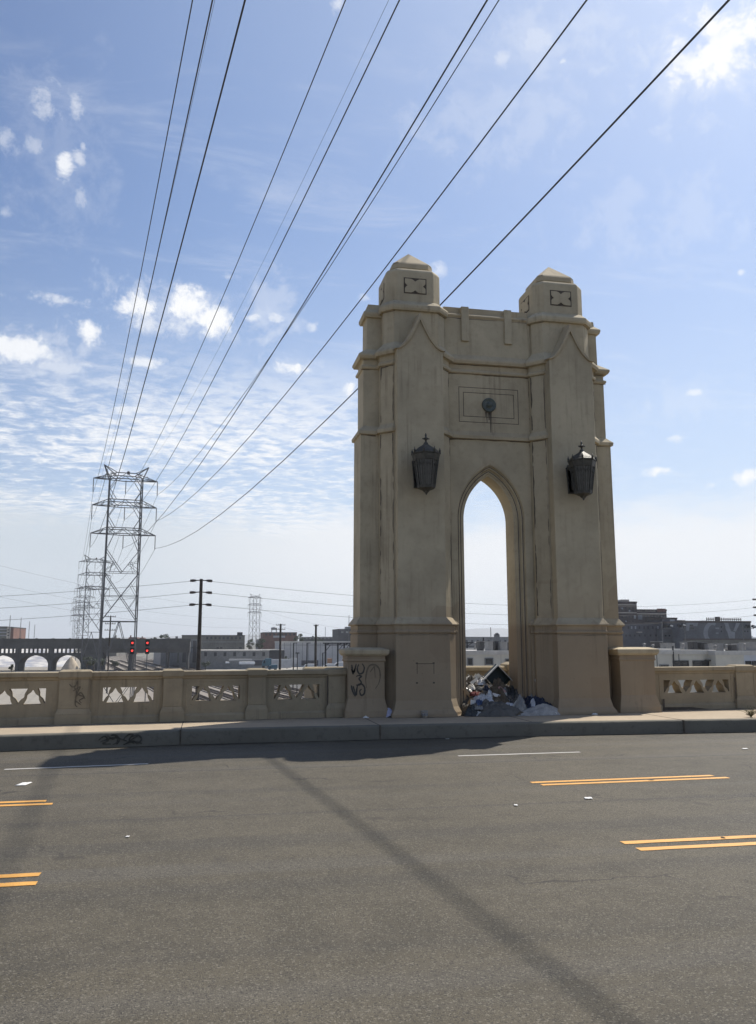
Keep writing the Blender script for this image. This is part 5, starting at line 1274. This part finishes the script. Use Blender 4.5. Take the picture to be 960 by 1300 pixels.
win(w7, 358, 452, 818.6, 819.2, 'grey_wall', 'gutter', .12)
w7b = warehouse('dark open shed at the left end of the white warehouse', 335, 361, 824.5, 362, 16, 'dark_wall', 'pale_roof', lip=.08)
w8 = warehouse('dark flat-roofed block beside the left pier', 430.5, 470, 798.5, 540, 30, 'dark_wall', 'dark_wall', 6, (801.5,803.5), 3, 'grey_wall'); rbox(439.5, 448, 795.6, 799, 545, 6, 'unit_pale', 'roof_house', 'pale house on the roof of the dark flat-roofed block', 'roof house', parts=False)
w9 = warehouse('low dark sheds along the skyline left of the dark block', 386, 430, 808.6, 600, 30, 'dark_wall', 'grey_wall', 9, (809.6,811.2), 2.2, 'grey_wall')
w10 = warehouse('grey far warehouse seen through the archway', 588, 660, 808.5, 420, 40, 'grey_wall', 'grey_wall', 10, (812.5,815.5), 2.5, 'dark_wall')
p = at(632, 815, 330); cu = thing('cupola_tower', 'small gabled grey tower seen through the archway', 'tower', (p.x, 330, ZG)); a, b = at(629.3, 806.5, 330), at(634.6, 815, 330)
MB().box(a.x, b.x, 330, 332, ZG, a.z).build('wall', M['grey_wall'], cu); m = MB(); m.prism([(a.x-.2,329.8,a.z),(b.x+.2,329.8,a.z),((a.x+b.x)/2,329.8,at(632,803.4,330).z)], (0,2.4,0)); m.build('roof', M['dark_wall'], cu)
gt = thing('pipe_gantry', 'dark steel pipe gantry in the yard beside the left pier', 'gantry', (at(432,830,150).x, 150, ZG)); m = MB()
za, zb2 = at(430, 816.6, 150).z, at(430, 818.8, 150).z; xa, xb = at(412, 816, 150).x, at(456, 816, 150).x
m.bar((xa,150,za),(xb,150,za),.2); m.bar((xa,150,zb2),(xb,150,zb2),.14); m.bar((xa,152,za),(xb,152,za),.2)
for k, px in enumerate((413.3,429,437,444.5,453)): x = at(px, 820, 150).x; m.bar((x,150,ZG),(x,150,za),.24); m.bar((x,150,zb2-.0),(x+.9,150,za),.1); m.bar((x-.0,150,zb2-1.1),(x+.9,150,zb2),.1)
m.build('frame', M['signal_black'], gt)
g2 = thing('pipe_gantry', 'dark steel gantry seen through the archway', 'gantry', (at(603,816,140).x,140,ZG)); m = MB(); xa, xb = at(588,816,140).x, at(655,816,140).x; za = at(603,816,140).z
m.bar((xa,140,za),(xb,140,za),.2); m.bar((xa,140,za-.6),(xb,140,za-.6),.12)
for px in (593,604,614,628,640): x = at(px,820,140).x; m.bar((x,140,ZG),(x,140,za+(.9 if px == 614 else 0)),.2); m.bar((x,140,za-.6),(x+1,140,za),.09)
m.build('frame', M['signal_black'], g2)
for i, (px, yt, D, lb) in enumerate(((373,816.5,190,'first'),(390,816.5,190,'third'),(410,829,185,'fourth'))):
    p = at(px, 815, D); zt_ = at(px, yt, D).z; T = thing('yard_post', 'thin dark yard post before the white warehouse, %s of four from the left' % lb, 'post', (p.x,D,ZG), 'yard posts'); MB().tube([(p.x,D,ZG),(p.x,D,zt_)], .13, 8).build('post', M['signal_black'], T)
    m = MB(); m.bar((p.x-.1,D,zt_),(p.x+.8,D,zt_+.05),.14); m.build('arm', M['signal_black'], T)
p = at(378, 815, 175); zt_ = at(378, 829, 175).z; T = thing('yard_post', 'thin yard post with a T-shaped head before the white warehouse', 'post', (p.x,175,ZG), 'yard posts'); MB().tube([(p.x,175,ZG),(p.x,175,zt_)], .09, 8).build('post', M['signal_black'], T); m = MB(); m.bar((p.x-.42,175,zt_),(p.x+.42,175,zt_),.2); m.build('head', M['signal_black'], T)
# yard contents: containers, trucks, vans, a heap of blue sheeting
for nm, c_ in (('cont_white',(.50,.50,.50)),('cont_dark',(.07,.07,.08)),('cont_teal',(.06,.13,.17)),('cont_orange',(.40,.22,.13)),('van_white',(.55,.55,.54)),('trailer',(.80,.80,.80))): M[nm] = plain(nm+'_paint', c_, .6, .2, .6)
def container(label, px0, px1, y0, y1, D, mat):
    a, b = at(px0, y0, D), at(px1, y1, D); T = thing('shipping_container', label, 'container', ((a.x+b.x)/2, D, b.z))
    m = MB(); m.box(a.x, b.x, D, D+2.5, b.z, a.z); k = a.x+.15
    while k < b.x-.2: m.box(k, k+.15, D-.05, D, b.z+.15, a.z-.15); k += .32
    m.build('body', M[mat], T); m = MB(); m.box(b.x-.02, b.x+.06, D+.1, D+2.4, b.z+.1, a.z-.1)
    for y in (D+.5, D+1.0, D+1.5, D+2.0): m.bar((b.x+.08,y,b.z+.15),(b.x+.08,y,a.z-.15),.06)
    m.build('door', M[mat], T)
def truck(label, px0, px1, y0, y1, D, mat, cab=.3, cat='truck'):
    a, b = at(px0, y0, D), at(px1, y1, D); L_ = b.x-a.x; H = a.z-b.z; T = thing('truck' if cat == 'truck' else 'van', label, cat, ((a.x+b.x)/2, D, b.z))
    xc_ = a.x+L_*cab
    MB().box(xc_+.05, b.x, D, D+2.3, b.z+H*.25, a.z).build('box_body', M[mat], T, bevel=.05)
    m = MB(); m.prism([(a.x,D+.05,b.z+H*.18),(xc_,D+.05,b.z+H*.18),(xc_,D+.05,b.z+H*.88),(a.x+L_*cab*.45,D+.05,b.z+H*.85),(a.x+.02,D+.05,b.z+H*.5)], (0,2.2,0)); m.build('cab', M[mat], T, bevel=.04)
    m = MB(); m.prism([(a.x+L_*cab*.35,D-.01,b.z+H*.52),(xc_-.15,D-.01,b.z+H*.52),(xc_-.15,D-.01,b.z+H*.80),(a.x+L_*cab*.55,D-.01,b.z+H*.80)], (0,.05,0)); m.build('window', M['window'], T)
    for fx_ in (.15,.72,.86): 
        m = MB(); disc(m, (a.x+L_*fx_, D+.02, b.z+H*.14), [(0,H*.14),(.12,H*.14),(.13,H*.07)], 14); m.build('wheel', M['signal_black'], T)
container('white shipping container left of the tall crossarm pole', 345, 356.5, 837, 848, 326, 'cont_white'); container('white shipping container right of the tall crossarm pole', 357.5, 370, 836.8, 848, 322, 'cont_white')
container('small white container near the first yard post', 371.3, 377.2, 835.5, 843, 330, 'cont_white'); container('long dark container before the white warehouse', 383.5, 404, 838.3, 845, 318, 'cont_dark')
container('orange container before the gantry', 416.4, 421.5, 836, 842, 318, 'cont_orange'); container('small dark container beside the blue truck', 323, 333.5, 838, 845, 326, 'cont_dark')
truck('blue truck parked in the yard, left of the white containers', 333, 344.5, 836, 848.5, 316, 'cont_teal', .34); truck('white truck below the dark container', 386, 400, 843, 850, 300, 'van_white', .3)
truck('white van nearest the left pier', 424, 440, 840.5, 849.8, 300, 'van_white', .35, 'van'); truck('white van behind the one nearest the pier', 411, 424, 843, 850, 300, 'van_white', .35, 'van'); truck('blue truck with a dark box low behind the parapet', 341, 352, 844, 851, 296, 'cont_teal', .3)
container('long bright white trailer body in the yard left of the small lattice tower', 304, 323.4, 840.3, 843.2, 320, 'trailer'); container('pale flat trailer behind the bright white one', 291, 320, 836.8, 838.6, 335, 'white_wall'); container('small bright box left of the bright white trailer', 286.5, 291, 840.3, 842, 322, 'trailer')
# many low sheds along the far skyline
random.seed(31); k = 0
for i in range(46):
    px = random.uniform(-60, 1050); D = random.uniform(650, 1500)
    if 470 < px < 580: continue
    yt = 815 - random.uniform(1.0, 5.5); w_ = random.uniform(8, 30); a, b = at(px, yt, D), at(px+w_, yt, D)
    T = MB(); T.box(a.x, b.x, D, D+25, ZG, a.z); T.box(a.x+.6, b.x-.6, D+.6, D+24, a.z, a.z+.5); x = a.x+(b.x-a.x)*random.uniform(.1,.8); T.box(x, x+(b.x-a.x)*.12, D+2, D+6, a.z+.5, a.z+random.uniform(1,3))
    tag(T.build('far_shed', M[random.choice(('grey_wall','dark_wall','olive_wall','white_wall','brick_red'))], org=((a.x+b.x)/2, D, ZG)), 'low far-off shed on the hazy skyline', 'shed', 'far sheds on the skyline')
# trees and scrub
M['leaf'] = plain('dusty_foliage', (.055,.068,.036), .8, .45, .5); M['bark'] = plain('grey_bark', (.10,.085,.07), .9, .3, 2); M['scrub'] = plain('grey_green_scrub', (.10,.115,.085), .85, .4, .5)
def tree(name, label, px, D, ytop, w_, mat='leaf', seed=0, group=None, cat='tree'):
    random.seed(seed); p = at(px, 815, D); H = at(px, ytop, D).z-ZG; rad = w_*D/1064*.53
    T = thing(name, label, cat, (p.x, D, ZG), group); t = MB(); t.tube([(p.x,D,ZG),(p.x+.1,D,ZG+H*.3),(p.x-.05,D,ZG+H*.55)], [H*.03+.05,H*.022+.04,H*.012+.02], 8)
    crown = MB()
    for i in range(7):
        a = random.random()*6.28; q = Vector((p.x+math.cos(a)*rad*.6, D+math.sin(a)*rad*.6, ZG+H*random.uniform(.55,.9)))
        t.tube([(p.x,D,ZG+H*.35),((p.x+q.x)/2,(D+q.y)/2,(ZG+H*.35+q.z)/2+.2), q], [H*.014+.03,H*.009+.02,.02], 5)
        rr = rad*random.uniform(.35,.55)
        for k_ in range(150):
            v = Vector((random.gauss(0,1),random.gauss(0,1),random.gauss(0,1))); v = v.normalized()*rr*random.uniform(.4,1.15); v.z *= .75
            c = q+v; s = rad*random.uniform(.05,.12)+.05; u = Vector((random.gauss(0,1),random.gauss(0,1),random.gauss(0,1))).normalized(); w2 = u.cross(Vector((random.gauss(0,1),random.gauss(0,1),random.gauss(0,1)))).normalized()
            crown.add([c-u*s, c+w2*s*.6, c+u*s, c-w2*s*.6], [(0,1,2,3)])
    t.build('trunk', M['bark'], T); crown.build('crown', M[mat], T)
gT = 'trees on the skyline'
for i, (px, D, yt, w_, lb) in enumerate(((209,455,802.6,13,'dark tree behind the sheds at the left end of the olive warehouse'),(200,470,806,10,'smaller dark tree left of the one behind the sheds'),(379,500,802,12,'dark tree at the right end of the red brown factory'),(330,480,806.5,14,'dark tree between the olive warehouse and the red brown factory'),(318,470,809,9,'low dark tree at the foot of the small lattice tower'),(262,470,804.5,16,'dark tree showing over the roof of the olive warehouse'),(876,243,801,9,'dark tree in front of the mural building'),(404,560,806.5,14,'low far tree right of the bare pole'))):
    tree('tree', lb, px, D, yt, w_, 'leaf', 40+i, gT)
gS = 'scrub bushes under the bridge'
for i, (px, D, yt, w_, lb) in enumerate(((112,318,833,11,'grey bush at the right edge of the gravel pile'),(121,322,834.5,12,'grey bush left of the second lattice tower legs'),(129,330,836,10,'grey bush behind the nearest lattice tower leg'),(17,300,843,6,'dark bush before the first arch at the left edge'),(147,335,838,9,'low grey bush between the lattice tower legs'),(262,340,839,10,'low dark bush right of the dark utility pole'),(365,350,832,6,'low dark bush by the white containers'))):
    tree('bush', lb, px, D, yt, w_, 'scrub' if i not in (3,6) else 'leaf', 70+i, gS, 'bush')

# ------------------------------------------------------------------ light, air, sky
SUN = Vector((.60, .455, 1.0)).normalized()
el_s = math.asin(SUN.z); az_s = math.atan2(SUN.x, SUN.y)
ld = bpy.data.lights.new('sun', 'SUN'); lo = bpy.data.objects.new('sun', ld); COL.objects.link(lo)
ld.energy = 5.0; ld.angle = R(.53); ld.color = (1.0,.945,.86)
lo.rotation_euler = (-SUN).to_track_quat('-Z', 'Y').to_euler(); lo.location = (20, 20, 60)
HAZE = .00014
if HAZE:
    hz = MB().box(-14500, 14500, -3200, 14500, -12, 230).build('haze', None); hz['kind'] = 'stuff'; hz['label'] = 'thin pale valley haze'
    m = bpy.data.materials.new('haze_air'); m.use_nodes = True; nt = m.node_tree; nt.nodes.clear()
    out = nt.nodes.new('ShaderNodeOutputMaterial'); pv = nt.nodes.new('ShaderNodeVolumePrincipled'); nt.links.new(pv.outputs[0], out.inputs['Volume'])
    pv.inputs['Color'].default_value = (.88,.92,.97,1); pv.inputs['Density'].default_value = HAZE; pv.inputs['Anisotropy'].default_value = .25
    hz.data.materials.clear(); hz.data.materials.append(m)
W = bpy.data.worlds.new('World'); S.world = W; W.use_nodes = True
t = NT(W.node_tree); bg = W.node_tree.nodes['Background']
sky = t.n.new('ShaderNodeTexSky'); sky.sky_type = 'NISHITA'; sky.sun_disc = False; sky.sun_elevation = el_s; sky.sun_rotation = az_s
sky.altitude = 60; sky.air_density = 1.0; sky.dust_density = 1.2; sky.ozone_density = 1.4
SK = sky.outputs[0]
d = t.new('TexCoord', 0); sp = t.n.new('ShaderNodeSeparateXYZ'); t.l.new(d, sp.inputs[0]); X, Y, Z = sp.outputs
EL = t.math('MULTIPLY', t.math('ARCSINE', Z), 180/PI); AZ = t.math('MULTIPLY', t.math('ARCTAN2', X, Y), 180/PI)
def azel(px, py): v = ray(px, py).normalized(); return math.degrees(math.atan2(v.x, v.y)), math.degrees(math.asin(v.z))
zc = t.math('ADD', t.math('MAXIMUM', Z, 0.0), .06)
flat = t.new('CombineXYZ', 0, None, i0=t.math('DIVIDE', X, zc), i1=t.math('DIVIDE', Y, zc), i2=0.0)   # clouds lie on level sheets
nA = t.noise(d, 30, 8, .66, .25); nB = t.noise(d, 11, 4, .6)
edge = t.math('ADD', t.math('MULTIPLY', t.math('SUBTRACT', nA, .5), 3.6), t.math('MULTIPLY', t.math('SUBTRACT', nB, .5), 1.6))
def blobs(lst):
    out = None
    for px, py, rx_, ry_, k in lst:
        a0, e0 = azel(px, py); s = 180/PI/1064
        u = t.math('DIVIDE', t.math('SUBTRACT', AZ, a0), rx_*s/math.cos(R(e0))); v = t.math('DIVIDE', t.math('SUBTRACT', EL, e0), ry_*s)
        f = t.math('SUBTRACT', 1.0, t.math('SQRT', t.math('ADD', t.math('MULTIPLY', u, u), t.math('MULTIPLY', v, v))))
        f = t.math('MULTIPLY', t.ramp(t.math('ADD', f, edge), .05, .95), k)
        f = t.math('MULTIPLY', f, t.ramp(t.math('ADD', t.math('MULTIPLY', u, u), t.math('MULTIPLY', v, v)), 4.5, 1.5))
        out = f if out is None else t.math('MAXIMUM', out, f)
    return out
cum = blobs([(172,390,42,25,.95),(240,388,40,31,1),(272,402,42,28,1),(210,410,60,18,.65),(122,421,34,20,.95),(26,446,62,26,.9),(75,466,60,12,.5),(85,383,42,10,.6),(182,460,32,10,.75),(372,467,46,14,.95),(318,404,14,8,.7),(352,404,14,9,.6),(398,415,10,9,.5),
   (446,490,14,16,.9),(112,463,20,8,.5),(290,352,20,9,.45),
   (912,50,64,48,1),(716,77,14,9,.75),(690,52,26,18,.35),(640,72,18,11,.4),(760,90,22,12,.25),
   (840,596,24,10,.95),(950,605,20,12,.95),(880,498,16,6,.6),(858,556,12,6,.5),(905,616,12,6,.4),(940,345,6,6,.6),(558,342,12,14,.45),(462,377,10,8,.4),
   (82,210,15,19,.85),(62,135,18,30,.5),(95,130,14,30,.5),(100,195,12,16,.55),(104,188,8,14,.5),(102,250,8,16,.35),(42,185,16,12,.35),(6,180,22,18,.35),(6,270,10,8,.3),(430,6,8,10,.5)])
halo = blobs([(235,395,150,46,.34),(345,385,60,45,.26),(50,450,120,40,.36),(78,190,75,110,.10),(705,62,110,50,.20),(900,60,110,80,.26),(375,465,70,26,.35),(640,150,150,60,.16),(830,280,140,70,.14),(870,510,90,40,.16)])
# mottled sheet of altocumulus low on the left, thin veil to the right
mot = t.noise(t.map(flat, (1,1.2,1)), 10.5, 8, .66, .3); big = t.noise(flat, .55, 4, .55)
sheet = t.math('MULTIPLY', t.ramp(t.math('ADD', mot, t.math('MULTIPLY', t.math('SUBTRACT', big, .5), .9)), .36, .68), t.ramp(EL, 21, 12.5))
e590 = azel(150, 600)[1]
left = t.ramp(AZ, azel(560, 560)[0]+9, azel(330, 560)[0])
sheet = t.math('MULTIPLY', sheet, t.math('ADD', .12, t.math('MULTIPLY', left, .82)))
wisp = t.math('MULTIPLY', t.ramp(t.noise(t.map(flat, (.8,2.2,1)), 2.3, 7, .66, .5), .50, .80), .28)
wisp = t.math('MULTIPLY', wisp, t.ramp(EL, 50, 25, .55, 1))
# bright bank whose top edge lies a little above the horizon, greyer air below it
wob = t.math('MULTIPLY', t.math('SUBTRACT', t.noise(t.map(d, (1,1,3)), 5, 6, .62), .5), 6.5)
top_r = t.ramp(t.math('ADD', EL, wob), azel(870, 640)[1]+1.0, azel(870, 690)[1]+.4)
bank = t.math('MULTIPLY', top_r, .95)
cloud = t.math('MAXIMUM', t.math('MAXIMUM', cum, sheet), t.math('MAXIMUM', wisp, halo))
CW = (10.2,10.3,10.5)
c = t.mix(1.0, SK, (.98,1.13,1.33), 'MULTIPLY')
lf = t.ramp(AZ, -16, 14, .62, 1.0)
c = t.mix(t.math('MULTIPLY', t.ramp(EL, 30, 5, .0, .55), lf), t.mix(1.0, c, t.new('CombineXYZ', 0, None, i0=t.ramp(AZ, -18, 2, .90, 1.0), i1=t.ramp(AZ, -18, 2, .90, 1.0), i2=t.ramp(AZ, -18, 2, .92, 1.0)), 'MULTIPLY'), (7.4,8.2,9.2))                 # milky air towards the horizon
sd = t.new('VectorMath', 1, dict(operation='DOT_PRODUCT'), i0=d, i1=tuple(SUN))
glow = t.math('POWER', t.math('MAXIMUM', sd, 0.0), 5.0)
c = t.mix(t.math('MULTIPLY', glow, .38), c, (7.4,8.4,9.8))
c = t.mix(cloud, c, CW)
rt = t.ramp(AZ, -10, 12)
shade = t.ramp(EL, azel(200, 606)[1]-.3, azel(200, 640)[1]-1)           # beneath the sheet on the left the haze is bluer
low = t.mix(rt, t.mix(shade, (8.9,9.1,9.4), (6.6,7.3,8.0)), (9.3,9.5,9.8))
c = t.mix(bank, c, low)
c = t.mix(t.ramp(EL, 5.5, .2, 0, .75), c, t.mix(rt, (6.0,6.9,7.7), (8.0,8.8,9.3)))
t.set(bg.inputs[0], c); bg.inputs[1].default_value = .08

vs_ = S.view_settings; vs_.view_transform = 'Standard'; vs_.look = 'None'; vs_.exposure = 0.30; vs_.gamma = 1.0; vs_.use_curve_mapping = False
S.cycles.use_denoising = True; S.cycles.volume_bounces = 0; S.cycles.max_bounces = 6; S.cycles.diffuse_bounces = 3
S.cycles.sample_clamp_indirect = 6
for o in S.objects:
    if '_d' in o.keys(): del o['_d']
